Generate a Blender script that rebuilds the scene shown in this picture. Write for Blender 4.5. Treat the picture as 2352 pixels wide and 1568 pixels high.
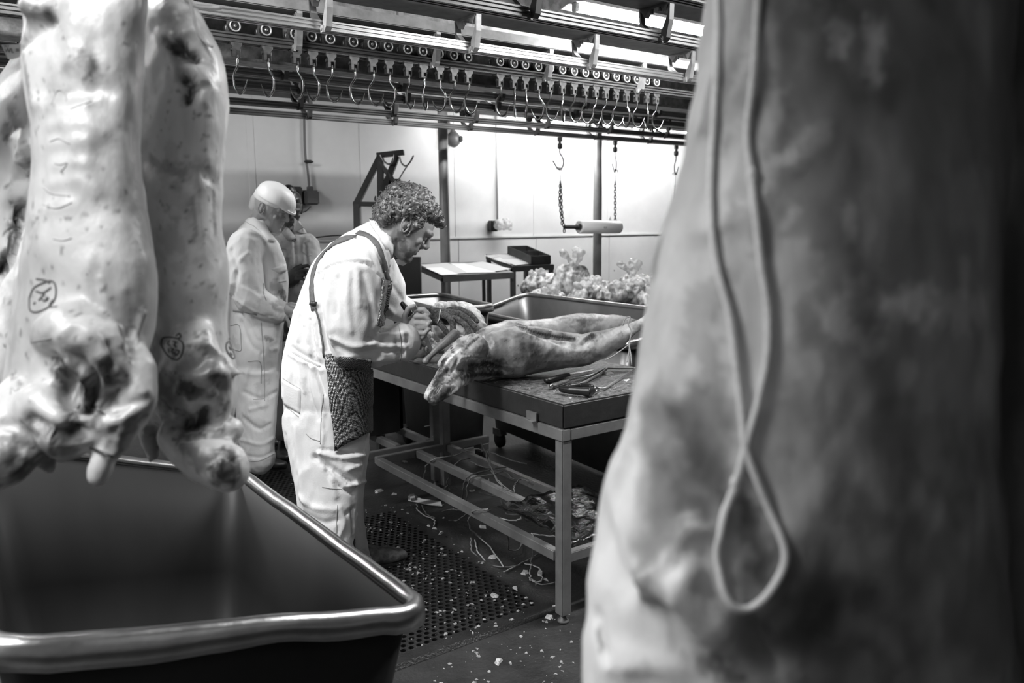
import bpy, bmesh, math, random
import numpy as np
from mathutils import Vector, Matrix
from mathutils.bvhtree import BVHTree

for o in list(bpy.data.objects):
    bpy.data.objects.remove(o)
SC = bpy.context.scene
COL = SC.collection
random.seed(7)
RNG = np.random.default_rng(7)

# ---------------------------------------------------------------- camera
F = 1829.0
HCAM = 1.5
_pitch = math.radians(8.52)
_D = F / math.tan(_pitch)
_dn = np.array([94.0, _D, F]); _dn /= np.linalg.norm(_dn)
_up = -_dn
_y = np.array([-1326.0, -(_dn[0] * -1326.0 + _dn[2] * F) / _dn[1], F]); _y /= np.linalg.norm(_y)
_x = np.cross(_y, _up)
if _x[0] < 0: _x = -_x
RM = np.array([_x, _y, _up])                     # camera (right, down, forward) -> world
CAM = np.array([0, 0, HCAM])
cam_d = bpy.data.cameras.new('camera'); cam = bpy.data.objects.new('camera', cam_d); COL.objects.link(cam)
cam_d.sensor_width = 36.0; cam_d.lens = 36.0 * F / 2352.0; cam_d.clip_start = 0.05
r, d_, f_ = RM[:, 0], RM[:, 1], RM[:, 2]
cam.matrix_world = Matrix(((r[0], -d_[0], -f_[0], 0), (r[1], -d_[1], -f_[1], 0), (r[2], -d_[2], -f_[2], HCAM), (0, 0, 0, 1)))
cam_d.dof.use_dof = True; cam_d.dof.focus_distance = 2.9; cam_d.dof.aperture_fstop = 3.5
SC.camera = cam
CR = np.array([RM[0, 0], RM[1, 0], 0]); CR /= np.linalg.norm(CR)       # view right / forward on the level
CF = np.array([RM[0, 2], RM[1, 2], 0]); CF /= np.linalg.norm(CF)
UP = np.array([0, 0, 1.0])

def ray(px, py): return RM @ np.array([px - 1176.0, py - 784.0, F])
def P(px, py, x=None, y=None, z=None, d=None):
    v = ray(px, py)
    if z is not None: t = (z - HCAM) / v[2]
    elif x is not None: t = x / v[0]
    elif y is not None: t = y / v[1]
    else: t = d / F
    return CAM + t * v
def depth(p): return float(RM[:, 2] @ (np.asarray(p) - CAM))

# ---------------------------------------------------------------- world, exposure and ceiling and fill lights
w = bpy.data.worlds.new('world'); SC.world = w; w.use_nodes = True
w.node_tree.nodes['Background'].inputs[0].default_value = (0.8, 0.8, 0.8, 1)
w.node_tree.nodes['Background'].inputs[1].default_value = 0.05
SC.view_settings.view_transform = 'Standard'; SC.view_settings.look = 'None'
SC.view_settings.exposure = 0.0; SC.view_settings.gamma = 1.0; SC.view_settings.use_curve_mapping = False
def area(name, loc, sx, sy, power, rot=(0, 0, 0)):
    l = bpy.data.lights.new(name, 'AREA'); l.shape = 'RECTANGLE'; l.size = sx; l.size_y = sy; l.energy = power
    o = bpy.data.objects.new(name, l); o.location = loc; o.rotation_euler = rot; COL.objects.link(o); return o
# fluorescent troughs of the room outside the picture: left of and behind the camera, and over the left aisle; one added fill light among them
area('ceiling_fill_light', (-0.9, 0.9, 2.75), 1.5, 0.3, 82)
area('ceiling_fill_light', (0.0, 2.55, 2.6), 1.5, 0.2, 68, (0, math.radians(-18), 0))
area('ceiling_fill_light', (-0.2, 4.9, 2.6), 1.5, 0.15, 100, (0, math.radians(-14), 0))
area('ceiling_fill_light', (3.2, 4.55, 2.7), 1.5, 0.12, 38)  # added fill light for the desk papers, bins and third man
area('ceiling_fill_light', (2.9, 1.6, 2.75), 1.5, 0.12, 110)
TUBE_POWER = 190.0

# ---------------------------------------------------------------- materials
MATS = {}
def mat(name, base, rough=0.6, metal=0.0, mottle=None, bump=None, tone=False, spec=0.5, emit=0, alpha=None, stretch=(1, 1, 1), contrast=None, sss=0, trans=0):
    """procedural grey material; mottle=(scale, dark, detail), bump=(scale, strength), tone: multiply by the mesh's own pigment"""
    if name in MATS: return MATS[name]
    m = bpy.data.materials.new(name); m.use_nodes = True; nt = m.node_tree; N = nt.nodes; L = nt.links
    b = N['Principled BSDF']; b.inputs['Roughness'].default_value = rough; b.inputs['Metallic'].default_value = metal
    b.inputs['Specular IOR Level'].default_value = spec
    b.inputs['Base Color'].default_value = (base, base, base, 1)
    tc = N.new('ShaderNodeTexCoord'); mp = N.new('ShaderNodeMapping'); mp.inputs['Scale'].default_value = stretch
    L.new(tc.outputs['Object'], mp.inputs[0])
    col = None
    if mottle:
        n = N.new('ShaderNodeTexNoise'); n.inputs['Scale'].default_value = mottle[0]; n.inputs['Detail'].default_value = mottle[2] if len(mottle) > 2 else 5
        n.inputs['Roughness'].default_value = 0.6
        L.new(mp.outputs[0], n.inputs['Vector'])
        cr = N.new('ShaderNodeValToRGB'); lo, hi = contrast or (0.35, 0.65)
        cr.color_ramp.elements[0].position = lo; cr.color_ramp.elements[1].position = hi
        a = mottle[1]; cr.color_ramp.elements[0].color = (a, a, a, 1); cr.color_ramp.elements[1].color = (base, base, base, 1)
        L.new(n.outputs['Fac'], cr.inputs[0]); col = cr.outputs[0]
    if tone:
        at = N.new('ShaderNodeAttribute'); at.attribute_name = 'pigment'
        mx = N.new('ShaderNodeMix'); mx.data_type = 'RGBA'; mx.blend_type = 'MULTIPLY'; mx.inputs[0].default_value = 1.0
        if col: L.new(col, mx.inputs[6])
        else: mx.inputs[6].default_value = (base, base, base, 1)
        L.new(at.outputs['Color'], mx.inputs[7]); col = mx.outputs[2]
    if col: L.new(col, b.inputs['Base Color'])
    if bump:
        n2 = N.new('ShaderNodeTexNoise'); n2.inputs['Scale'].default_value = bump[0]; n2.inputs['Detail'].default_value = 6
        L.new(mp.outputs[0], n2.inputs['Vector'])
        bp = N.new('ShaderNodeBump'); bp.inputs['Strength'].default_value = bump[1]; bp.inputs['Distance'].default_value = 0.01
        L.new(n2.outputs['Fac'], bp.inputs['Height']); L.new(bp.outputs[0], b.inputs['Normal'])
    if emit:
        b.inputs['Emission Color'].default_value = (1, 1, 1, 1); b.inputs['Emission Strength'].default_value = emit
    if alpha is not None: b.inputs['Alpha'].default_value = alpha
    if trans: b.inputs['Transmission Weight'].default_value = trans
    if sss: b.inputs['Subsurface Weight'].default_value = sss; b.inputs['Subsurface Radius'].default_value = (.01, .01, .01)
    MATS[name] = m; return m

def chain_mat():
    m = bpy.data.materials.new('chainmail_weave'); m.use_nodes = True; nt = m.node_tree; N = nt.nodes; L = nt.links
    b = N['Principled BSDF']; b.inputs['Roughness'].default_value = 0.45; b.inputs['Metallic'].default_value = 0.6
    tc = N.new('ShaderNodeTexCoord'); vo = N.new('ShaderNodeTexVoronoi'); vo.inputs['Scale'].default_value = 175; vo.inputs['Randomness'].default_value = 0.25
    L.new(tc.outputs['Object'], vo.inputs['Vector'])
    cr = N.new('ShaderNodeValToRGB'); cr.color_ramp.elements[0].color = (.6, .6, .6, 1); cr.color_ramp.elements[1].color = (.02, .02, .02, 1)
    cr.color_ramp.elements[0].position = .2; cr.color_ramp.elements[1].position = .6
    L.new(vo.outputs['Distance'], cr.inputs[0]); L.new(cr.outputs[0], b.inputs['Base Color'])
    bp = N.new('ShaderNodeBump'); bp.inputs['Strength'].default_value = .8; bp.inputs['Distance'].default_value = .004; bp.invert = True
    L.new(vo.outputs['Distance'], bp.inputs['Height']); L.new(bp.outputs[0], b.inputs['Normal'])
    return m

# ---------------------------------------------------------------- mesh helpers
def link(name, me, m=None, parent=None, smooth=False):
    o = bpy.data.objects.new(name, me); COL.objects.link(o)
    if m: me.materials.append(m)
    if smooth: me.polygons.foreach_set('use_smooth', [True] * len(me.polygons))
    if parent is not None: o.parent = parent; o.matrix_parent_inverse = parent.matrix_world.inverted() if parent.type != 'EMPTY' else Matrix.Translation(-Vector(parent.location))
    return o
def frombm(name, bm, m=None, parent=None, smooth=False):
    me = bpy.data.meshes.new(name); bmesh.ops.recalc_face_normals(bm, faces=bm.faces[:]); bm.to_mesh(me); bm.free()
    return link(name, me, m, parent, smooth)
def thing(name, label, cat, loc=(0, 0, 0), group=None):
    o = bpy.data.objects.new(name, None); COL.objects.link(o); o.location = tuple(float(v) for v in loc); o.empty_display_size = .05
    return tag(o, label, cat, group)
def tag(o, label, cat, group=None):
    o['label'] = label; o['category'] = cat
    if group: o['group'] = group
    return o
def struct(o): o['kind'] = 'structure'; return o
def box(bm, a, b, bev=0):
    x0, y0, z0 = a; x1, y1, z1 = b
    v = [bm.verts.new(p) for p in ((x0, y0, z0), (x1, y0, z0), (x1, y1, z0), (x0, y1, z0), (x0, y0, z1), (x1, y0, z1), (x1, y1, z1), (x0, y1, z1))]
    fs = [bm.faces.new([v[i] for i in q]) for q in ((0, 3, 2, 1), (4, 5, 6, 7), (0, 1, 5, 4), (1, 2, 6, 5), (2, 3, 7, 6), (3, 0, 4, 7))]
    if bev:
        es = list({e for f in fs for e in f.edges})
        bmesh.ops.bevel(bm, geom=es, offset=bev, segments=2, affect='EDGES')
def obox(bm, c, u, v, w_, bev=0):
    """box from centre and three half vectors"""
    c, u, v, w_ = map(np.asarray, (c, u, v, w_)); s = []
    for k in (-1, 1):
        for (i, j) in ((-1, -1), (1, -1), (1, 1), (-1, 1)): s.append(bm.verts.new(tuple(c + i * u + j * v + k * w_)))
    fs = [bm.faces.new([s[i] for i in q]) for q in ((0, 3, 2, 1), (4, 5, 6, 7), (0, 1, 5, 4), (1, 2, 6, 5), (2, 3, 7, 6), (3, 0, 4, 7))]
    if bev: bmesh.ops.bevel(bm, geom=list({e for f in fs for e in f.edges}), offset=bev, segments=2, affect='EDGES')
def mkbox(name, a, b, m, parent=None, bev=0):
    bm = bmesh.new(); box(bm, a, b, bev); return frombm(name, bm, m, parent)
def nrm(v):
    v = np.asarray(v, float); n = np.linalg.norm(v); return v / n if n > 1e-9 else v
def frames(pts):
    pts = [np.asarray(p, float) for p in pts]; T = []
    for i in range(len(pts)): T.append(nrm(pts[min(i + 1, len(pts) - 1)] - pts[max(i - 1, 0)]))
    u = nrm(np.cross(T[0], [0, 0, 1]) if abs(T[0][2]) < .9 else np.cross(T[0], [1, 0, 0])); out = []
    for t in T:
        u = nrm(u - t * np.dot(u, t)); out.append((t, u, np.cross(t, u)))
    return out
def rings(bm, rs, capa=True, capb=True, closed=False):
    vs = [[bm.verts.new(tuple(p)) for p in R_] for R_ in rs]; n = len(vs[0])
    for i in range(len(vs) - (0 if closed else 1)):
        a, b = vs[i], vs[(i + 1) % len(vs)]
        for j in range(n): bm.faces.new((a[j], a[(j + 1) % n], b[(j + 1) % n], b[j]))
    if not closed:
        if capa: bm.faces.new(vs[0][::-1])
        if capb: bm.faces.new(vs[-1])
def tube(bm, pts, rad, n=8, closed=False):
    fr = frames(pts); rs = []
    for i, (p, (t, u, v)) in enumerate(zip(pts, fr)):
        rr = rad[i] if isinstance(rad, (list, tuple, np.ndarray)) else rad
        rs.append([np.asarray(p) + rr * (math.cos(a) * u + math.sin(a) * v) for a in (2 * math.pi * k / n for k in range(n))])
    rings(bm, rs, closed=closed)
def mktube(name, pts, rad, m, parent=None, n=8, closed=False):
    bm = bmesh.new(); tube(bm, pts, rad, n, closed); return frombm(name, bm, m, parent, True)
def crv(pts, n=6):
    """Catmull-Rom through the points"""
    p = [np.asarray(q, float) for q in pts]; p = [2 * p[0] - p[1]] + p + [2 * p[-1] - p[-2]]; out = []
    for i in range(1, len(p) - 2):
        for k in range(n):
            t = k / n; out.append(.5 * ((2 * p[i]) + (-p[i - 1] + p[i + 1]) * t + (2 * p[i - 1] - 5 * p[i] + 4 * p[i + 1] - p[i + 2]) * t * t + (-p[i - 1] + 3 * p[i] - 3 * p[i + 1] + p[i + 2]) * t ** 3))
    out.append(p[-2]); return out
def lathe(bm, c, axis, prof, n=16):
    """prof: list of (radius, distance along axis)"""
    a = nrm(axis); u = nrm(np.cross(a, [0, 0, 1]) if abs(a[2]) < .9 else np.cross(a, [1, 0, 0])); v = np.cross(a, u)
    rings(bm, [[np.asarray(c) + a * h + r_ * (math.cos(q) * u + math.sin(q) * v) for q in (2 * math.pi * k / n for k in range(n))] for r_, h in prof])
def prism(bm, poly, vec):
    """poly: list of 3D points, extruded by vec"""
    a = [bm.verts.new(tuple(np.asarray(p, float))) for p in poly]; b = [bm.verts.new(tuple(np.asarray(p, float) + vec)) for p in poly]; n = len(a)
    bm.faces.new(a); bm.faces.new(b[::-1])
    for i in range(n): bm.faces.new((a[i], b[i], b[(i + 1) % n], a[(i + 1) % n]))

# ---------------------------------------------------------------- soft bodies: lofted masses fused by a voxel remesh
def ell(c, u, v, n=20, pw=2.0):
    out = []
    for k in range(n):
        a = 2 * math.pi * k / n; ca, sa = math.cos(a), math.sin(a)
        out.append(np.asarray(c) + math.copysign(abs(ca) ** (2 / pw), ca) * np.asarray(u) + math.copysign(abs(sa) ** (2 / pw), sa) * np.asarray(v))
    return out
def loft(secs, n=20, pw=2.0, cap=.5):
    """secs: (centre, half axis u, half axis v) list -> closed bmesh rings with domed ends"""
    S = [(np.asarray(c, float), np.asarray(u, float), np.asarray(v, float)) for c, u, v in secs]
    def dome(s, s2):
        d = nrm(s[0] - s2[0]); L = min(np.linalg.norm(s[1]), np.linalg.norm(s[2])) * cap * 2
        return [(s[0] + d * L * h, s[1] * k, s[2] * k) for k, h in ((.85, .45), (.5, .8), (.12, .95))]
    full = dome(S[0], S[1])[::-1] + S + dome(S[-1], S[-2])
    return [ell(c, u, v, n, pw) for c, u, v in full]
def sec(a, b, d, t, db=None):
    """section whose ends project to pixels a, b at depth d, and whose half thickness away from the viewer is t"""
    A = P(a[0], a[1], d=d); B = P(b[0], b[1], d=d if db is None else db); c = (A + B) / 2
    vd = nrm(c - CAM); ax = (B - A) / 2 * .99; v = vd
    return (c, ax, v * t)
def pt(px, py, d, r_, flat=1.0): return (P(px, py, d=d), r_, flat)
def limb(pts, n=16):
    """pts: (point, radius) or (point, radius, flat) -> rings of a tapering limb"""
    ps = [p[0] for p in pts]; fr = frames(ps)
    return loft([(p[0], u * p[1], v * p[1] * (p[2] if len(p) > 2 else 1)) for p, (t, u, v) in zip(pts, fr)], n)
def smooth_secs(secs, n=3):
    c = crv([np.concatenate(s) for s in secs], n); return [(q[:3], q[3:6], q[6:]) for q in c]
def ball(c, rx, ry=None, rz=None, ax=None):
    ry = ry or rx; rz = rz or rx; X, Y, Z = ax if ax is not None else (np.array([1, 0, 0.]), np.array([0, 1., 0]), UP)
    c = np.asarray(c, float)
    return [ell(c + Z * rz * math.sin(t), X * rx * math.cos(t), Y * ry * math.cos(t), 16) for t in np.linspace(-1.45, 1.45, 9)]
def fuse(name, parts, voxel, m, parent=None, smooth=4, fac=.5):
    bm = bmesh.new()
    for p in parts: rings(bm, p)
    bmesh.ops.recalc_face_normals(bm, faces=bm.faces[:])
    me = bpy.data.meshes.new('raw'); bm.to_mesh(me); bm.free()
    o = bpy.data.objects.new('raw', me); COL.objects.link(o)
    rm = o.modifiers.new('r', 'REMESH'); rm.mode = 'VOXEL'; rm.voxel_size = voxel
    if smooth:
        s = o.modifiers.new('s', 'SMOOTH'); s.iterations = smooth; s.factor = fac
    dg = bpy.context.evaluated_depsgraph_get(); dg.update()
    me2 = bpy.data.meshes.new_from_object(o.evaluated_get(dg)); me2.name = name
    bpy.data.objects.remove(o); bpy.data.meshes.remove(me)
    me2.materials.clear()
    return link(name, me2, m, parent, True)
def co(me):
    a = np.empty(len(me.vertices) * 3, np.float32); me.vertices.foreach_get('co', a); return a.reshape(-1, 3).astype(float)
def no(me):
    a = np.empty(len(me.vertices) * 3, np.float32); me.vertices.foreach_get('normal', a); return a.reshape(-1, 3).astype(float)
def setco(me, a): me.vertices.foreach_set('co', a.astype(np.float32).ravel()); me.update()
def _h(i, j, k, s):
    h = (i * 374761393 + j * 668265263 + k * 2147483647 + s * 1274126177) & 0xffffffff
    h = ((h ^ (h >> 13)) * 1274126177) & 0xffffffff
    return ((h ^ (h >> 16)) & 0xffff) / 32768.0 - 1.0
def vnoise(p, s=0):
    i = np.floor(p).astype(np.int64); f = p - i; f = f * f * (3 - 2 * f); r_ = 0
    for a in (0, 1):
        for b in (0, 1):
            for c in (0, 1):
                wgt = (f[:, 0] if a else 1 - f[:, 0]) * (f[:, 1] if b else 1 - f[:, 1]) * (f[:, 2] if c else 1 - f[:, 2])
                r_ = r_ + wgt * _h(i[:, 0] + a, i[:, 1] + b, i[:, 2] + c, s)
    return r_
def fbm(p, sc, oct=3, s=0, stretch=(1, 1, 1)):
    q = p * sc * np.asarray(stretch); r_ = 0; a = 1
    for k in range(oct): r_ = r_ + a * vnoise(q * 2 ** k + 17.3 * k, s + k); a *= .5
    return r_
def rough_up(o, sc, amp, oct=3, s=0, stretch=(1, 1, 1), ridge=False):
    me = o.data; p = co(me); n = fbm(p, sc, oct, s, stretch)
    if ridge: n = 1 - 2 * np.abs(n)
    setco(me, p + no(me) * (n * amp)[:, None])
class Soft:
    """a fused body: carve folds, paint pigment and lay patches on it, at points of its own surface"""
    def __init__(self, o): self.o = o; self.refresh(); self.tone = np.ones(len(o.data.vertices))
    def refresh(self):
        me = self.o.data; self.c = co(me)
        self.bvh = BVHTree.FromPolygons([tuple(v) for v in self.c], [tuple(p.vertices) for p in me.polygons])
    def hit(self, px, py):
        v = Vector(nrm(ray(px, py))); loc, n, i, dist = self.bvh.ray_cast(Vector(CAM), v)
        if loc is None: return None, None
        return np.array(loc), np.array(n)
    def line(self, pts, step=4):
        out = []; P2 = crv([np.array(p, float) for p in pts], 4) if len(pts) > 2 else [np.array(p, float) for p in pts]
        for a, b in zip(P2[:-1], P2[1:]):
            k = max(1, int(np.linalg.norm(b - a) / step))
            for i in range(k): out.append(a + (b - a) * i / k)
        out.append(P2[-1]); return out
    def dist(self, pts, step=4):
        h = [self.hit(*q)[0] for q in self.line(pts, step)]; h = [q for q in h if q is not None]
        if not h: return None
        h = np.array(h); lo = h.min(0) - .12; hi = h.max(0) + .12
        d = np.full(len(self.c), 9.0); idx = np.where(((self.c > lo) & (self.c < hi)).all(1))[0]
        if len(idx):
            dd = np.full(len(idx), 9.0)
            for q in h: dd = np.minimum(dd, ((self.c[idx] - q) ** 2).sum(1))
            d[idx] = np.sqrt(dd)
        return d
    def carve(self, strokes):
        """strokes: (points, width m, height m): height>0 ridge, <0 groove"""
        n = no(self.o.data); off = np.zeros(len(self.c))
        for pts, wd, hh in strokes:
            d = self.dist(pts)
            if d is not None: off += hh * getattr(self, 'gain', 1.0) * np.exp(-(d / wd) ** 2)
        setco(self.o.data, self.c + n * off[:, None]); self.refresh()
    def paint(self, strokes):
        """strokes: (points, width m, tone, edge noise)"""
        for s_ in strokes:
            pts, wd, t = s_[:3]; nz = s_[3] if len(s_) > 3 else 0
            d = self.dist(pts)
            if d is None: continue
            if nz: d = d + wd * nz * fbm(self.c, 1.6 / wd, 3, 5)
            k = np.clip(1.5 - d / wd, 0, 1); k = k * k * (3 - 2 * k)
            self.tone = self.tone * (1 - k) + self.tone * t * k
    def dist3(self, P3):
        d = np.full(len(self.c), 9.0)
        for q in P3: d = np.minimum(d, np.linalg.norm(self.c - np.asarray(q), axis=1))
        return d
    def carve3(self, strokes):
        n = no(self.o.data); off = np.zeros(len(self.c))
        for P3, wd, hh in strokes: off += hh * np.exp(-(self.dist3(P3) / wd) ** 2)
        setco(self.o.data, self.c + n * off[:, None]); self.refresh()
    def paint3(self, P3, wd, t, nz=0):
        d = self.dist3(P3)
        if nz: d = d + wd * nz * fbm(self.c, 1.6 / wd, 3, 5)
        k = np.clip(1.5 - d / wd, 0, 1); k = k * k * (3 - 2 * k); self.tone = self.tone * (1 - k) + self.tone * t * k
    def mottle(self, sc, lo, thr, soft=.15, s=3, stretch=(1, 1, 1), where=None):
        n = fbm(self.c, sc, 4, s, stretch); k = np.clip((n - thr) / soft, 0, 1)
        if where is not None: k = k * where
        self.tone *= 1 + (lo - 1) * k
    def bake(self):
        me = self.o.data; a = me.color_attributes.new('pigment', 'FLOAT_COLOR', 'POINT')
        t = np.clip(self.tone, 0, 3); a.data.foreach_set('color', np.stack([t, t, t, np.ones_like(t)], 1).astype(np.float32).ravel())
    def ribbon(self, name, pts, wd, m, off=.0012, th=.0, parent=None, step=6):
        """a strip lying on the surface; width wd (m), thickness th"""
        hs = [self.hit(*q) for q in self.line(pts, step)]; hs = [h for h in hs if h[0] is not None]
        if len(hs) < 2: return None
        c = [h[0] for h in hs]; T = frames(c); bm = bmesh.new(); rs = []
        for k, ((p, n), (t, _, _)) in enumerate(zip(hs, T)):
            a = nrm(np.cross(t, n)); wk = (wd[0] + (wd[1] - wd[0]) * k / (len(hs) - 1)) if isinstance(wd, tuple) else wd
            q = p + n * off; hh = max(th, .0006)
            rs.append([q - a * wk / 2 - n * .0006, q + a * wk / 2 - n * .0006, q + a * wk / 2 * .9 + n * hh, q - a * wk / 2 * .9 + n * hh])
        rings(bm, rs); return frombm(name, bm, m, parent if parent is not None else self.o.parent, True)
    def patch(self, name, quad, m, nu=10, nv=10, off=.003, th=.004, parent=None, noise=0, smooth=0):
        """a cloth panel laid on the surface inside the pixel quad (tl, tr, br, bl)"""
        q = [np.array(v, float) for v in quad]; G = np.full((nv + 1, nu + 1, 3), np.nan); Nn = np.zeros((nv + 1, nu + 1, 3))
        for j in range(nv + 1):
            for i in range(nu + 1):
                u, v = i / nu, j / nv; p = (q[0] * (1 - u) + q[1] * u) * (1 - v) + (q[3] * (1 - u) + q[2] * u) * v
                h, n = self.hit(*p)
                if h is not None: G[j, i] = h; Nn[j, i] = n
        for _ in range(6):
            bad = np.isnan(G[:, :, 0])
            if not bad.any(): break
            for j, i in zip(*np.where(bad)):
                nb = [(j + a, i + b) for a, b in ((-1, 0), (1, 0), (0, -1), (0, 1)) if 0 <= j + a <= nv and 0 <= i + b <= nu and not np.isnan(G[j + a, i + b, 0])]
                if nb: G[j, i] = np.mean([G[k] for k in nb], 0); Nn[j, i] = np.mean([Nn[k] for k in nb], 0)
        if np.isnan(G).any(): return None
        for _ in range(smooth):
            K = G.copy(); K[1:-1, 1:-1] = (G[:-2, 1:-1] + G[2:, 1:-1] + G[1:-1, :-2] + G[1:-1, 2:]) / 4; G = K
        bm = bmesh.new(); A = [[None] * (nu + 1) for _ in range(nv + 1)]; B = [[None] * (nu + 1) for _ in range(nv + 1)]
        for j in range(nv + 1):
            for i in range(nu + 1):
                n = nrm(Nn[j, i]); e = off
                if noise: e += noise * abs(math.sin(i * 1.7 + j * .3) + math.sin(j * 1.1)) * .5
                A[j][i] = bm.verts.new(tuple(G[j, i] + n * (e + th))); B[j][i] = bm.verts.new(tuple(G[j, i] + n * (off - .004)))
        for j in range(nv):
            for i in range(nu):
                bm.faces.new((A[j][i], A[j][i + 1], A[j + 1][i + 1], A[j + 1][i])); bm.faces.new((B[j][i], B[j + 1][i], B[j + 1][i + 1], B[j][i + 1]))
        for j in range(nv):
            bm.faces.new((A[j][0], A[j + 1][0], B[j + 1][0], B[j][0])); bm.faces.new((A[j][nu], B[j][nu], B[j + 1][nu], A[j + 1][nu]))
        for i in range(nu):
            bm.faces.new((A[0][i], B[0][i], B[0][i + 1], A[0][i + 1])); bm.faces.new((A[nv][i], A[nv][i + 1], B[nv][i + 1], B[nv][i]))
        return frombm(name, bm, m, parent if parent is not None else self.o.parent, True)

# ================================================================ MATERIALS IN USE
M_WALL = mat('white_wall_panel', .74, .32, mottle=(2.2, .66, 4), bump=(3, .04))
M_CEIL = mat('ceiling_panel', .30, .6, mottle=(2, .22, 4))
M_FLOOR = mat('wet_resin_floor', .028, .5, mottle=(7, .012, 8), bump=(60, .35))
M_GALV = mat('galvanised_steel', .42, .5, .35, mottle=(18, .28, 6))
M_GALVD = mat('dull_galvanised_steel', .22, .5, .45, mottle=(10, .14, 6))
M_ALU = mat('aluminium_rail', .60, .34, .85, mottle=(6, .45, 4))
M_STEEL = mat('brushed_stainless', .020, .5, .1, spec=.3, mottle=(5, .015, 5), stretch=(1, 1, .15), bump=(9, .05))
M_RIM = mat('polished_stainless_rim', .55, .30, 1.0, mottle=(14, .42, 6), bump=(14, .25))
M_FRAME = mat('bench_frame_steel', .34, .34, .55, mottle=(9, .24, 6))
M_DARK = mat('dark_painted_steel', .035, .45, .2, mottle=(8, .022, 5))
M_BLACK = mat('black_plastic', .012, .4, mottle=(12, .007, 4))
M_HOOK = mat('hook_steel', .42, .22, 1.0, mottle=(30, .22, 4))
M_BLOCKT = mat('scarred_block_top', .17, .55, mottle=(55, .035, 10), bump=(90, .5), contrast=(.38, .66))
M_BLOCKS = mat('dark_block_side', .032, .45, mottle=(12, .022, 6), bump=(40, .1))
M_PAPER = mat('white_paper', .66, .8)
M_PAPERG = mat('grey_paper', .5, .8)  # greyer paper for alternate sheets, the label curl and the glove band
M_MOT = mat('mottled_galvanised', .3, .5, .3, mottle=(26, .13, 8))

# ================================================================ THE ROOM
X0, X1, Y0, Y1, ZC = -2.5, 10.0, -2.0, 6.6, 2.95
struct(mkbox('floor', (X0 - .1, Y0 - .1, -.1), (X1 + .1, Y1 + .1, 0), M_FLOOR))
struct(mkbox('ceiling', (X0 - .1, Y0 - .1, ZC), (X1 + .1, Y1 + .1, ZC + .1), M_CEIL))
struct(mkbox('wall_left', (X0 - .1, Y0, 0), (X0, Y1, ZC), M_WALL))
struct(mkbox('wall_right', (X1, Y0, 0), (X1 + .1, Y1, ZC), M_WALL))
struct(mkbox('wall_front', (X0 - .1, Y0 - .1, 0), (X1 + .1, Y0, ZC), mat('dim_wall_panel', .3, .6)))
wb = struct(mkbox('wall_back', (X0 - .1, Y1, 0), (X1 + .1, Y1 + .1, ZC), mat('wall_core', .3, .5)))
# insulated panels, each one proud of the wall, with cover strips over the joints
seams = [X0, -1.0, .25, 1.42]
seam_px = [579, 834, 1048, 1228, 1398, 1545]
for q in seam_px: seams.append(float(P(q, 420, y=Y1)[0]))
while seams[-1] < X1 - 1.3: seams.append(seams[-1] + 1.15)
seams.append(X1)
seams = sorted(set(round(s, 3) for s in seams))
ZR = 1.355
for a, b in zip(seams[:-1], seams[1:]):
    mkbox('wall_panel', (a + .003, Y1 - .012, ZR + .008), (b - .003, Y1 + .01, ZC), M_WALL, wb, .002)
    mkbox('wall_panel', (a + .003, Y1 - .02, .0), (b - .003, Y1 + .01, ZR - .008), M_WALL, wb, .002)
for s in seams[1:-1]: mkbox('cover_strip', (s - .028, Y1 - .017, ZR + .01), (s + .028, Y1, ZC), M_WALL, wb, .001)
struct(mkbox('trim_1', (X0, Y1 - .035, ZR - .012), (X1, Y1 + .01, ZR + .01), M_WALL, None, .004))
for px, py in ((1000, 625), (1046, 641), (1129, 637), (1348, 625), (1411, 621), (1472, 617), (1230, 632), (1190, 655)):
    p = P(px, py, y=Y1 - .02); bm = bmesh.new(); lathe(bm, p, (0, -1, 0), [(.009, -.004), (.009, .002), (.004, .005)], 8)
    frombm('wall_screw', bm, M_GALVD, wb, True)

# round posts
for k, (px, lab) in enumerate(((1022, 'grey round steel post just right of the curly haired man\'s head'), (1372, 'grey round steel post right behind the hanging plastic roll'))):
    c = P(px, 545, y=5.62); t = thing('round_post', lab, 'post', (c[0], c[1], 0))
    bm = bmesh.new(); lathe(bm, (c[0], c[1], 0), (0, 0, 1), [(.04, .012), (.04, ZC - .01)], 24)
    frombm('pipe', bm, mat('post_paint', .30, .4, 0, mottle=(6, .22, 5)), t, True)
    mkbox('base_plate', (c[0] - .08, c[1] - .08, 0), (c[0] + .08, c[1] + .08, .012), M_GALVD, t, .003)

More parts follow.
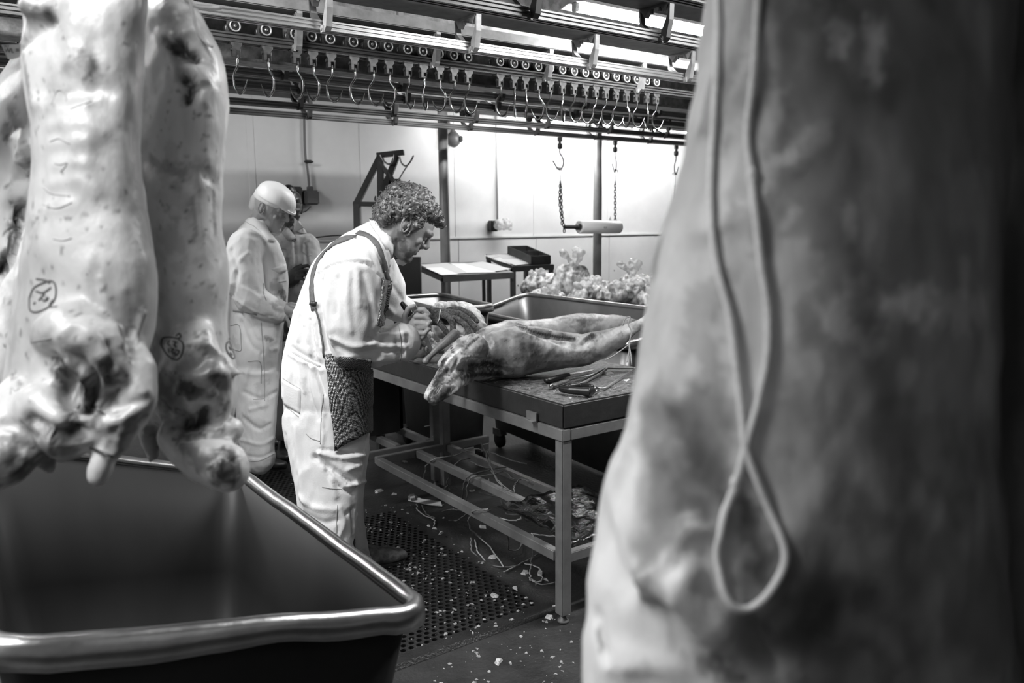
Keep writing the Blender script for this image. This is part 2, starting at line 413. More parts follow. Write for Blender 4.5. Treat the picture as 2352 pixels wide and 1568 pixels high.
# ================================================================ OVERHEAD RAILS
ZB = 2.2                                              # underside of every rail
rails = [(.72, 'overhead meat rail nearest the picture, above the dark hanging carcass', 0), (1.44, 'overhead meat rail carrying the pale carcasses on the left', 0),
         (1.907, 'dark overhead rail crossing the upper right corner above the ceiling light', 1), (2.37, 'dark overhead rail just under the lit fluorescent tube', 1),
         (2.934, 'bright polished overhead rail in front of the row of trolley wheels', 1), (3.303, 'grey overhead rail carrying the row of wheeled meat hooks', 1),
         (3.97, 'overhead rail directly behind the hanging hooks', 1), (4.33, 'overhead rail behind the hook tips, third from the back', 1),
         (4.918, 'overhead rail next to the lowest dark rail', 1), (5.331, 'lowest looking dark overhead rail, with the chained plastic roll under it', 1)]
XA, XB = -2.3, 9.8
brk = None
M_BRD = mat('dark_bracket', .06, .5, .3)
def bracket_mesh():
    bm = bmesh.new(); W2 = .012
    for pl in ([(-.052, .137), (-.046, .137), (-.040, .09), (-.008, .035), (-.006, 0.0), (-.02, -.008), (-.036, .006), (-.05, .07)],
               [(.118, .137), (.112, .137), (.10, .08), (.072, .055), (.054, .045), (.054, .034), (.078, .034), (.112, .07)],
               [(-.052, .127), (.118, .127), (.118, .137), (-.052, .137)],
               [(-.04, .128), (-.02, .10), (.0, .128)], [(.105, .128), (.085, .10), (.06, .128)]):
        prism(bm, [(-W2, y, z) for y, z in pl], np.array([W2 * 2, 0, 0]))
    box(bm, (-.019, -.02, -.012), (-.010, .0, .012)); lathe(bm, (-.022, -.012, .0), (1, 0, 0), [(.007, 0), (.007, .01)], 6)
    lathe(bm, (0, .01, .112), (0, 0, 1), [(.007, 0), (.007, .018)], 6); lathe(bm, (0, .055, .112), (0, 0, 1), [(.007, 0), (.007, .018)], 6)
    bmesh.ops.recalc_face_normals(bm, faces=bm.faces[:]); me = bpy.data.meshes.new('bracket'); bm.to_mesh(me); bm.free(); return me
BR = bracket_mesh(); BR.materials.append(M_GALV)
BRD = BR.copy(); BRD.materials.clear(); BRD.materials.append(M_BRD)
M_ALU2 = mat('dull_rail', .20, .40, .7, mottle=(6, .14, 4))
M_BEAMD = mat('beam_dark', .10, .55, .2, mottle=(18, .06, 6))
for i, (yb, lab, br_on) in enumerate(rails):
    yn = yb - .06; t = thing('overhead_rail', lab, 'rail', (0, yn, ZB), 'parallel overhead meat rails')
    prof = [(0, 0), (0, .006), (.005, .008), (.005, .012), (0, .014), (0, .02), (.005, .022), (.005, .026), (0, .028), (0, .034), (.012, .036), (.012, .03), (.048, .03), (.048, .036), (.06, .034),
            (.06, 0), (.046, 0), (.046, .004), (.034, .004), (.034, 0), (.026, 0), (.026, .004), (.014, .004), (.014, 0)]
    bm = bmesh.new(); prism(bm, [(XA, yn + a, ZB + b) for a, b in prof], np.array([XB - XA, 0, 0]))
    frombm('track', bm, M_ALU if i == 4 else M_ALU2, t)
    bm = bmesh.new(); zb = ZB + .137; h = .045
    box(bm, (XA, yn - .05, zb), (XB, yn + .115, zb + h), .004)
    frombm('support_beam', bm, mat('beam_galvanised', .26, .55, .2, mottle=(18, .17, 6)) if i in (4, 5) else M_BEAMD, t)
    xs = [1.228 + .64 * k - (.0 if i != 3 else .12) + (.03 if i == 5 else 0) for k in range(-2, 12)]
    if i >= 6: xs = [x + .22 * (i - 5) for x in xs]
    if i < 2: xs = xs[:5]
    for x in xs:
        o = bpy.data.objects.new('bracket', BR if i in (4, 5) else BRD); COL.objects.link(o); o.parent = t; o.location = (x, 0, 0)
    for x in (-1.6, 1.75, 4.75, 8.0):                                   # hangers up to the ceiling
        mkbox('hanger_rod', (x - .012, yn + .02, zb + h + .004), (x + .012, yn + .044, ZC), M_GALVD, t)

t = thing('steel_beam', 'mottled galvanised steel beam behind the rails at the top', 'beam', (0, 3.45, 2.162))
mkbox('web', (XA, 3.45, 2.175), (XB, 3.458, 2.72), M_MOT, t); mkbox('flange', (XA, 3.40, 2.162), (XB, 3.51, 2.175), M_MOT, t); mkbox('flange', (XA, 3.40, 2.72), (XB, 3.51, 2.735), M_MOT, t)

# ================================================================ HOOKS ON WHEELED TROLLEYS
def hook_pts(s=1.0, opening=.05, drop=.14):
    """rod in the local XZ plane, point to +x, top at origin"""
    q = [(0, 0, 0), (0, 0, -.022), (-.004, 0, -.036), (-.02, 0, -.058), (-.023, 0, -.085), (-.02, 0, -.108), (-.008, 0, -.128), (.006, 0, -.135), (.02, 0, -.128), (.032, 0, -.108), (.042, 0, -.082)]
    return [np.array(v) * s for v in q]
def meshof(f, m, smooth=True):
    bm = bmesh.new(); f(bm); bmesh.ops.recalc_face_normals(bm, faces=bm.faces[:]); me = bpy.data.meshes.new('m'); bm.to_mesh(me); bm.free(); me.materials.append(m)
    if smooth: me.polygons.foreach_set('use_smooth', [True] * len(me.polygons))
    return me
def _hook(bm): p = crv(hook_pts(), 4); tube(bm, p, [.005] * (len(p) - 8) + [.005, .004, .0036, .0032, .0026, .002, .0012, .0005], 8)
HOOKM = meshof(_hook, M_HOOK)
def _wheel(bm):
    lathe(bm, (0, -.032, 0), (0, 1, 0), [(.013, 0.001), (.0225, 0.0), (.0235, .003), (.0235, .02), (.021, .024), (.012, .024)], 20)
M_WHEELD = mat('wheel_dark', .04, .35, .3); M_WHEELL = mat('wheel_rim_nylon', .5, .35, .3)
WH = meshof(_wheel, M_WHEELD); 
WR = meshof(lambda bm: rings(bm, [[(0 + r_ * math.cos(a), y, r_ * math.sin(a)) for a in (2 * math.pi * k / 20 for k in range(20))] for r_, y in ((.0165, -.034), (.0205, -.0355), (.0232, -.032), (.0205, -.031), (.0165, -.031))], closed=True), M_WHEELL)
HB = meshof(lambda bm: lathe(bm, (0, -.0355, 0), (0, 1, 0), [(.004, 0), (.0065, .003), (.0065, .006)], 10), mat('wheel_hub', .6, .25, .8))
def _hang(bm):
    prism(bm, [(-.022, -.036, .002), (.022, -.036, .002), (.022, -.036, -.012), (.012, -.036, -.024), (.010, -.036, -.034), (-.010, -.036, -.034), (-.012, -.036, -.024), (-.022, -.036, -.012)], np.array([0, .006, 0]))
    box(bm, (-.023, -.038, -.002), (.023, -.028, .004)); box(bm, (-.021, .004, -.004), (.021, .008, .082)); box(bm, (-.021, -.03, -.004), (.021, .008, -.001))
M_HANGD = mat('hanger_steel', .12, .45, .4, mottle=(60, .07, 4))
HG = meshof(_hang, M_HANGD, False)
def _yoke(bm):
    box(bm, (-.020, -.046, -.058), (-.008, -.024, -.022)); tube(bm, [(-.009, -.035, -.024), (-.010, -.035, -.056), (.013, -.035, -.058), (.014, -.035, -.026)], .0025, 6)
    lathe(bm, (-.026, -.035, -.032), (1, 0, 0), [(.006, 0), (.006, .012)], 8); lathe(bm, (0, -.035, -.062), (0, 0, 1), [(.006, 0), (.006, .012)], 8)
YK = meshof(_yoke, M_HANGD, False)
hooks = [(545, -20), (616, 155), (683, 160), (720, 158), (762, 10), (815, 25), (858, 12), (895, 165), (939, 60), (974, 75), (1011, 165), (1044, 8), (1077, 25),
         (1150, 5), (1182, 85), (1208, 95), (1238, 165), (1265, 15), (1293, 70), (1320, 12), (1346, 15), (1370, 40), (1393, 12), (1417, 8), (1441, 120), (1464, 10), (1487, 100), (1509, 8)]
ORD = ['first', 'second', 'third', 'fourth', 'fifth', 'sixth', 'seventh', 'eighth', 'ninth', 'tenth', 'eleventh', 'twelfth', 'thirteenth', 'fourteenth']
def child(name, me, parent, loc=(0, 0, 0), rz=0):
    o = bpy.data.objects.new(name, me); COL.objects.link(o); o.parent = parent; o.location = loc; o.rotation_euler = (0, 0, rz); return o
yr = 3.303 - .03
for k, (px, ang) in enumerate(hooks):
    x = float(P(px, 135 + (px - 545) * .075, y=yr - .035)[0]); n = len(hooks)
    side = f'{ORD[k]} from the left in the row' if k < n // 2 else f'{ORD[n - 1 - k]} from the right in the row'
    t = thing('trolley_hook', f'steel meat hook on a wheeled trolley, {side}', 'hook', (x, yr, ZB), 'row of meat hooks on wheeled trolleys')
    wh_ = child('wheel', WH, t, (0, 0, .058)); child('wheel_rim', WR, wh_); child('wheel_hub', HB, wh_)
    child('rear_wheel', WH, t, (0, .055, .058)); child('hanger_plate', HG, t); child('swivel', YK, t)
    child('hook', HOOKM, t, (0, -.035, -.060), math.radians(ang - 35.6 + 0))

# ================================================================ CEILING LIGHTS (in the picture)
def emit_mat(name, e):
    m = mat(name, .9, .5, emit=e); return m
M_TUBE = emit_mat('fluorescent_tube', TUBE_POWER)
M_TRAY = mat('grey_light_tray', .28, .5, mottle=(20, .22, 3))
def batten(x0, x1, y, z, label, hung=False):
    t = thing('fluorescent_batten', label, 'light', ((x0 + x1) / 2, y, z), 'fluorescent ceiling lights')
    bm = bmesh.new(); prism(bm, [(x0, y - .085, z + .012), (x0, y - .05, z + .11), (x0, y + .05, z + .11), (x0, y + .085, z + .012), (x0, y + .03, z + .025), (x0, y - .03, z + .025)], np.array([x1 - x0, 0, 0]))
    frombm('tray', bm, M_TRAY, t)
    bm = bmesh.new(); lathe(bm, (x0 + .03, y, z), (1, 0, 0), [(.013, 0), (.013, x1 - x0 - .06)], 10); frombm('tube', bm, M_TUBE, t, True)
    for xx in (x0 + .01, x1 - .04): mkbox('lamp_holder', (xx, y - .015, z - .012), (xx + .025, y + .015, z + .03), M_TRAY, t, .003)
    for f in (.2, .8):
        xx = x0 + (x1 - x0) * f
        for dx in (-.05, .05): mktube('hanging_wire', [(xx, y, z + .07), (xx + dx, y, ZC)], .0015, M_BLACK, t, 5)
a = P(1316, 18, z=2.5); b = P(1604, 76, z=2.5)
batten(float(a[0]), float(b[0]) + .35, float((a[1] + b[1]) / 2), 2.5, 'lit fluorescent tube in the upper right, above the rails')
batten(4.05, 5.4, 5.75, 2.40, 'fluorescent tube low behind the hooks, nearer the middle of the picture')
batten(5.55, 7.2, 5.75, 2.40, 'fluorescent tube low behind the hooks, towards the right')

# ================================================================ WALL FIXTURES
t = thing('control_box', 'dark control panel with a small display behind the white cap', 'control box', P(668, 460, y=6.55))
c = P(668, 459, y=6.5); bx = .105
mkbox('case', (c[0] - .12, 6.49, c[2] - .115), (c[0] + .10, 6.59, c[2] + .11), mat('dark_grey_enamel', .06, .5), t, .008)
mkbox('screen', (c[0] - .06, 6.482, c[2] - .06), (c[0] + .065, 6.492, c[2] + .075), M_BLACK, t, .002)
for i in range(3): mkbox('button', (c[0] + .02 + .0, 6.476, c[2] - .055 + .03 * i), (c[0] + .045, 6.484, c[2] - .035 + .03 * i), mat('grey_button', .3, .4), t, .002)
t = thing('junction_box', 'grey junction box on the wall below the thin conduit', 'junction box', P(714, 455, y=6.55))
c = P(716, 455, y=6.5)
mkbox('case', (c[0] - .062, 6.48, c[2] - .055), (c[0] + .062, 6.58, c[2] + .065), mat('mid_grey_plastic', .12, .5), t, .012)
mkbox('lid', (c[0] - .052, 6.472, c[2] - .045), (c[0] + .052, 6.482, c[2] + .055), mat('mid_grey_plastic', .12, .5), t, .004)
mkbox('gland', (c[0] - .02, 6.5, c[2] + .06), (c[0] + .02, 6.56, c[2] + .10), mat('mid_grey_plastic', .12, .5), t, .006)
tag(mktube('conduit', crv([(c[0] + .005, 6.55, ZC - .02), (c[0] - .02, 6.55, 2.15), (c[0] - .005, 6.55, 1.95), (c[0], 6.54, c[2] + .07)], 6), .011, mat('conduit_grey', .15, .5)), 'thin grey conduit running down to the wall junction box', 'conduit')
mkt = lambda n, p, r_, m, par=None: mktube(n, p, r_, m, par, 6)
tag(mkt('cable', crv([P(680, 455, y=6.53), P(690, 478, y=6.5), P(676, 488, y=6.5), P(700, 486, y=6.5), P(714, 474, y=6.53)], 6), .005, M_BLACK), 'short black cable looping between the two wall boxes', 'cable')
tag(mkt('cable', crv([P(690, 552, y=6.56), P(745, 543, y=6.56), P(790, 541, y=6.56), P(850, 549, y=6.56)], 6), .006, M_BLACK), 'black cable lying along the ledge of the wall trim', 'cable')
c = P(709, 371, y=6.53); o = frombm('conduit_clip', (lambda bm: (lathe(bm, c + np.array([-.04, 0, 0]), (1, 0, 0), [(.006, 0), (.014, .02), (.014, .06), (.006, .08)], 8), bm)[1])(bmesh.new()), M_DARK, None, True)
tag(o, 'dark clip halfway along the thin wall conduit', 'clip')
t = thing('wall_conduit', 'thin pale conduit running down the bright wall to a bagged socket', 'conduit', P(1143, 505, y=6.55))
c = P(1143, 505, y=6.56); mktube('pipe', [(c[0], 6.565, ZC - .02), (c[0], 6.565, c[2])], .009, mat('pale_conduit', .45, .5), t, 8)
t = thing('wall_socket', 'dark wall socket wrapped in a clear plastic bag', 'socket', P(1140, 517, y=6.5))
c = P(1138, 517, y=6.5); mkbox('socket_box', (c[0] - .045, 6.50, c[2] - .06), (c[0] + .04, 6.58, c[2] + .045), M_DARK, t, .01)
bagm = mat('clear_wrap', .8, .25, mottle=(25, .5, 6), bump=(30, .6), alpha=.5)
o = fuse('plastic_bag', [ball(c + np.array([.07, -.06, .01]), .065, .05, .055), ball(c + np.array([.01, -.05, .005]), .05, .05, .05), ball(c + np.array([.125, -.06, -.01]), .03, .03, .04)], .006, bagm, t, 3); rough_up(o, 22, .009, 3, ridge=True)
t = thing('camera_dome', 'small dark dome camera on the wall beside the post', 'camera', P(1040, 321, y=6.5))
c = P(1042, 320, y=6.5)
o = fuse('dome', [ball(c, .07, .06, .075), ball(c + np.array([.0, .03, .03]), .06, .05, .07)], .006, mat('dome_grey', .12, .35), t, 2)
mkbox('bracket_arm', (c[0] - .08, 6.5, c[2] + .02), (c[0] - .03, 6.585, c[2] + .16), M_DARK, t, .006); mkbox('lens', (c[0] + .03, 6.42, c[2] - .03), (c[0] + .06, 6.46, c[2] + .03), M_BLACK, t, .01)

# ================================================================ CHAINED PLASTIC ROLL
def s_hook(px, py, y, name, label, ang, tail=True):
    p = P(px, py, y=y); t = thing(name, label, 'hook', (p[0], y, ZB), 'hooks hanging from the lowest rail'); x = p[0]
    bm = bmesh.new(); lathe(bm, (x, y, ZB - .005), (0, 0, -1), [(.022, 0), (.022, .03), (.012, .035), (.012, .05)], 6); lathe(bm, (x, y, ZB - .055), (0, 0, -1), [(.02, 0), (.022, .01), (.022, .032), (.014, .045)], 8)
    frombm('swivel', bm, M_DARK, t)
    bm = bmesh.new(); c_, s_ = math.cos(ang), math.sin(ang)
    pts = crv([np.array([x + q[0] * c_, y + q[0] * s_, ZB - .10 + q[2]]) for q in ((0, 0, 0), (-.0, 0, -.03), (-.012, 0, -.05), (-.03, 0, -.08), (-.032, 0, -.125), (-.018, 0, -.155), (0, 0, -.168), (.02, 0, -.16), (.045, 0, -.125), (.065, 0, -.095))], 4)
    tube(bm, pts, .0055, 8); frombm('rod', bm, mat('dark_hook_rod', .12, .4, .7), t, True)
    for k in range(7):
        a = random.uniform(0, 6.28); q = np.array([x + .0 * c_, y, ZB - .262])
        bm = bmesh.new(); tube(bm, crv([q, q + np.array([.018 * math.cos(a), .018 * math.sin(a), .012]), q + np.array([.032 * math.cos(a), .032 * math.sin(a), -.018 + .03 * random.random()])], 3), .0025, 5)
        frombm('twine_knot', bm, M_TWINE, t, True)
    return np.array([x, y, ZB - .265])
M_TWINE = mat('pale_twine', .42, .8, mottle=(80, .3, 3)); M_TWINED = mat('worn_twine', .2, .8, mottle=(80, .12, 3))
def chain(name, label, pts, link_len, rr, m):
    t = thing(name, label, 'chain', pts[0], 'chains holding the plastic roll'); L_ = [0]
    for a, b in zip(pts[:-1], pts[1:]): L_.append(L_[-1] + np.linalg.norm(np.subtract(b, a)))
    n = max(3, int(L_[-1] / (link_len * .72)))
    me = meshof(lambda bm: tube(bm, [(link_len * .28 * math.cos(a) * (1 if abs(math.sin(a)) > .0 else 1), 0, link_len * .5 * math.sin(a)) for a in (2 * math.pi * k / 12 for k in range(12))], rr, 6, True), m)
    for k in range(n + 1):
        s = L_[-1] * k / n; i = max(j for j in range(len(L_)) if L_[j] <= s + 1e-9); i = min(i, len(pts) - 2); f = (s - L_[i]) / max(1e-6, L_[i + 1] - L_[i])
        p = np.asarray(pts[i]) * (1 - f) + np.asarray(pts[i + 1]) * f; o = child('chain_link', me, t, tuple(p - np.asarray(pts[0]))); o.rotation_euler = (0, 0, (k % 2) * 1.5 + .5)
YH = 5.30
h1 = s_hook(1286, 330, YH, 'swivel_hook', 'dark swivel hook holding the left chain of the plastic roll', math.pi * .92)
h2 = s_hook(1413, 338, YH, 'swivel_hook', 'dark swivel hook holding the right chain of the plastic roll', 1.2)
h3 = s_hook(1553, 350, YH, 'swivel_hook', 'dark swivel hook at the far right beside the dark carcass', .35)
ra = P(1290, 514, y=YH); rb = P(1420, 521, y=YH)
for hh, q, lab in ((h1, P(1287, 420, y=YH), 'left'), (h2, P(1413, 420, y=YH), 'right'), (h3, P(1551, 424, y=YH), 'far right')):
    tag(mktube('twine_loop', [hh, (hh + q) / 2 + np.array([.004, 0, 0]), q], .0028, M_TWINE, None, 5), f'thin twine tied between {lab} hook and its chain', 'twine')
M_CHN = mat('chain_steel', .05, .4, .7)
chain('chain', 'dark chain looped round the left end of the roll bar', [P(1287, 420, y=YH), P(1285, 460, y=YH), P(1291, 512, y=YH)], .034, .0036, M_CHN)
chain('chain', 'dark chain hanging beside the left roll chain, loose end down', [P(1288, 425, y=YH + .02), P(1290, 480, y=YH + .02), P(1296, 530, y=YH - .02)], .034, .0036, M_CHN)
chain('chain', 'dark chain holding the right end of the roll', [P(1413, 420, y=YH), P(1413, 505, y=YH)], .034, .0036, M_CHN)
chain('chain', 'thin grey chain at the far right beside the dark carcass', [P(1551, 424, y=YH), P(1546, 530, y=YH)], .02, .002, M_GALVD)
t = thing('plastic_roll', 'white roll of plastic sheeting hanging on a dark bar', 'roll', (ra + rb) / 2)
ax = nrm(P(1395, 521, y=YH) - P(1330, 523, y=YH)); ax = nrm(np.array([1, 0, -.01])); c0 = P(1330, 521, y=YH)
bm = bmesh.new(); L_ = .47; lathe(bm, c0, ax, [(.03, .012), (.05, 0), (.058, .006), (.058, L_ - .006), (.052, L_), (.02, L_)], 28); frombm('sheeting', bm, mat('roll_plastic', .78, .35, mottle=(3, .68, 3), stretch=(.2, 3, 3)), t, True)
bm = bmesh.new(); lathe(bm, c0 - ax * .16, ax, [(.018, 0), (.018, L_ + .17)], 14); lathe(bm, c0 - ax * .03, ax, [(.026, 0), (.026, .05)], 14); frombm('bar', bm, M_BLACK, t, True)
for dx in (0, .02):
    bm = bmesh.new(); box(bm, c0 + ax * (.235 + dx) + np.array([0, -.0600, -.012]), c0 + ax * (.245 + dx) + np.array([.002, -.052, .004])); frombm('printed_mark', bm, mat('faint_print', .35, .6), t)
bm = bmesh.new(); q = c0 + ax * .36 + np.array([0, 0, .056]); prism(bm, [q + np.array([-.02, 0, -.004]), q + np.array([.02, 0, -.004]), q + np.array([.006, 0, .035])], np.array([0, .004, 0])); frombm('loose_corner', bm, bagm, t)

# ================================================================ STEEL TOTE BINS
def rpoly(c, r_, n=5):
    """corner-rounded closed polygon (3D points) through the corners c"""
    out = []; k = len(c)
    for i in range(k):
        p, a, b = c[i], c[i - 1], c[(i + 1) % k]; ua, ub = nrm(a - p), nrm(b - p); rr = min(r_, .45 * np.linalg.norm(a - p), .45 * np.linalg.norm(b - p))
        A, B = p + ua * rr, p + ub * rr
        for j in range(n + 1):
            t = j / n; out.append(A * (1 - t) ** 2 + 2 * p * t * (1 - t) + B * t * t)
    return out
def tote(name, label, top, taper, zbot, m, rimm, lip=1.0, group=None, dents=0):
    top = [np.asarray(p, float) for p in top]; c = sum(top) / 4
    base = []
    for p in top:
        d = (p - c) * np.array([1, 1, 0]); q = c + d * taper; base.append(np.array([q[0], q[1], zbot]))
    t = thing(name, label, 'bin', (c[0], c[1], 0), group)
    T = rpoly(top, .07); B = rpoly(base, .09); n = len(T)
    def off(R_, o, dz=0):
        cc = sum(R_) / len(R_); out = []
        for i, p in enumerate(R_):
            tg = nrm(R_[(i + 1) % len(R_)] - R_[i - 1]); nn = nrm(np.cross(tg, UP)); nn = nn if np.dot(nn, p - cc) > 0 else -nn
            out.append(p + nn * o + np.array([0, 0, dz]))
        return out
    bm = bmesh.new()
    mid = [T[i] * .5 + B[i] * .5 for i in range(n)]
    rings(bm, [off(B, -.03, 0), B, mid, T, off(T, .004), off(mid, .004), off(B, .004, -.004), off(B, -.03, -.006)], capa=True, capb=True)
    frombm('shell', bm, m, t, True)
    prof = [(-.002, -.01), (-.003, .004), (.004, .013), (.014, .018), (.026, .016), (.035, .007), (.038, -.006), (.037, -.034), (.033, -.034), (.033, -.006), (.026, .008), (.012, .012), (.003, .004), (.003, -.01)]
    bm = bmesh.new(); rg = []
    for i in range(n):
        tg = nrm(T[(i + 1) % n] - T[i - 1]); nn = nrm(np.cross(tg, UP)); nn = nn if np.dot(nn, T[i] - c) > 0 else -nn
        rg.append([T[i] + nn * a * lip + np.array([0, 0, b * lip]) for a, b in prof])
    # densify long runs so that dents can bend them
    if dents:
        R2 = []
        for i in range(n):
            a, b = rg[i], rg[(i + 1) % n]; L_ = np.linalg.norm(a[0] - b[0]); k = max(1, int(L_ / .03))
            for j in range(k):
                q = [a[q_] * (1 - j / k) + b[q_] * j / k for q_ in range(len(a))]
                w_ = dents * float(vnoise(np.array([[q[0][0] * 9, q[0][1] * 9, 0]]), 3)[0]) * min(1, L_ * 3)
                R2.append([v + np.array([0, 0, w_ * .6 * (1 if v_i in (6, 7, 8, 9) else .35)]) for v_i, v in enumerate(q)])
        rg = R2
    rings(bm, rg, closed=True); frombm('rolled_rim', bm, rimm, t, True)
    for p in base:
        q = p * .9 + np.array([c[0], c[1], zbot]) * .1; bm = bmesh.new()
        box(bm, (q[0] - .03, q[1] - .04, zbot - .05), (q[0] + .03, q[1] + .04, zbot - .005)); fk = frombm('castor_fork', bm, M_GALVD, t)
        bm = bmesh.new(); lathe(bm, (q[0] - .015, q[1], (zbot - .03) / 2 + .002), (1, 0, 0), [(.02, 0), ((zbot - .03) / 2, .003), ((zbot - .03) / 2, .027), (.02, .03)], 16); frombm('castor_wheel', bm, M_BLACK, fk, True)
    return t
nr = P(960, 1400, z=.70); br = P(540, 1088, z=.70); fl = P(-20, 1478, y=float(nr[1]) + .01); bl = P(-70, 1020, y=float(br[1]) - .03)
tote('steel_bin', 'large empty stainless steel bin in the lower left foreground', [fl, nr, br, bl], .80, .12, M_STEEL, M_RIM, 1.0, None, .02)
# bin behind the bench, tilted rim like the first
c2 = P(1208, 676, z=1.0); n2 = P(1506, 712, x=float(c2[0])); l2 = P(1100, 717, y=float(c2[1])); k2 = P(1475, 795, x=float(l2[0]) - .1)
n2 = c2 + (n2 - c2) * 1.25; k2 = np.array([k2[0], n2[1], k2[2]])
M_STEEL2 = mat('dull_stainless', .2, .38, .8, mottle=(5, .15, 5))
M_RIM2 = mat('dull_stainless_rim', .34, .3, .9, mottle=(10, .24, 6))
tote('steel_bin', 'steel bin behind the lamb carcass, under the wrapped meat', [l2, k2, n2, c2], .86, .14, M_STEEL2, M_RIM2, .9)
c3 = P(1012, 677, z=1.0); n3 = P(1135, 703, z=1.0); l3 = P(905, 684, z=1.0); k3 = n3 + (l3 - c3) * 1.0
n3 = n3 - np.array([.02, 0, 0])
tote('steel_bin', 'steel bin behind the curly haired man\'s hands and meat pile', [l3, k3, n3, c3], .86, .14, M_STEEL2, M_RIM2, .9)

# ================================================================ CUTTING BENCHES
def bench(label, x0, x1, y0, y1, ztop, zbl, legs):
    t = thing('cutting_bench', label, 'bench', ((x0 + x1) / 2, (y0 + y1) / 2, 0)); zf = zbl - .045
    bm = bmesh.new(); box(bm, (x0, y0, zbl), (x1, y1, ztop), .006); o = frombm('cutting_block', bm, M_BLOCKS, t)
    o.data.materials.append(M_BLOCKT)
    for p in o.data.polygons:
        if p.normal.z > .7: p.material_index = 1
    def bar(n, a, b): mkbox(n, a, b, M_FRAME, t, .003)
    bar('top_rail', (x0 - .005, y0, zf), (x0 + .035, y1, zbl)); bar('top_rail', (x1 - .035, y0, zf), (x1 + .005, y1, zbl))
    bar('top_rail', (x0 + .035, y0, zf), (x1 - .035, y0 + .04, zbl - .002)); bar('top_rail', (x0 + .035, y1 - .04, zf), (x1 - .035, y1, zbl - .002))
    for xx, yy in legs:
        if True:
            o = mkbox('leg', (xx, yy, .035), (xx + .045, yy + .045, zf), M_FRAME, t, .003)
            bm = bmesh.new(); lathe(bm, (xx + .022, yy + .022, .0), (0, 0, 1), [(.022, .002), (.022, .01), (.012, .016), (.012, .037)], 12); frombm('foot', bm, M_GALVD, o, True)
    zs = .275; xs = [x0 + .0, x0 + .235, x0 + .43]
    for xx in xs: bar('shelf_bar', (xx + .004, y0 + .06, zs - .04), (xx + .038, y1 - .06, zs))
    bar('shelf_bar', (x0 + .01, y1 - .055, zs - .04), (x1 - .01, y1 - .02, zs)); bar('shelf_bar', (x0 + .01, y0 + .012, zs - .04), (x1 - .01, y0 + .046, zs))
    return t
BX0, BX1, BY0, BY1, BZ = 1.775, 2.51, 2.165, 3.78, .85
bt = bench('cutting bench with dark thick block carrying the lamb carcass', BX0, BX1, BY0, BY1, BZ, .757, ((BX0, BY0 + .004), (BX1 - .045, BY0 + .004), (2.19, BY1 - .06)))
bench('farther cutting bench with the heap of fat trimmings', 1.735, 2.24, 3.82, 4.58, BZ - .005, .757, ((2.19, 3.83), (1.735, 4.53), (2.19, 4.53)))
bm = bmesh.new(); c = P(1222, 957, x=BX0 - .008); box(bm, (BX0 - .012, c[1] - .03, c[2] - .012), (BX0 - .004, c[1] + .03, c[2] + .02)); box(bm, (BX0 - .03, c[1] - .03, c[2] - .016), (BX0 - .004, c[1] - .0, c[2] - .010)); frombm('metal_clip', bm, M_FRAME, bt)

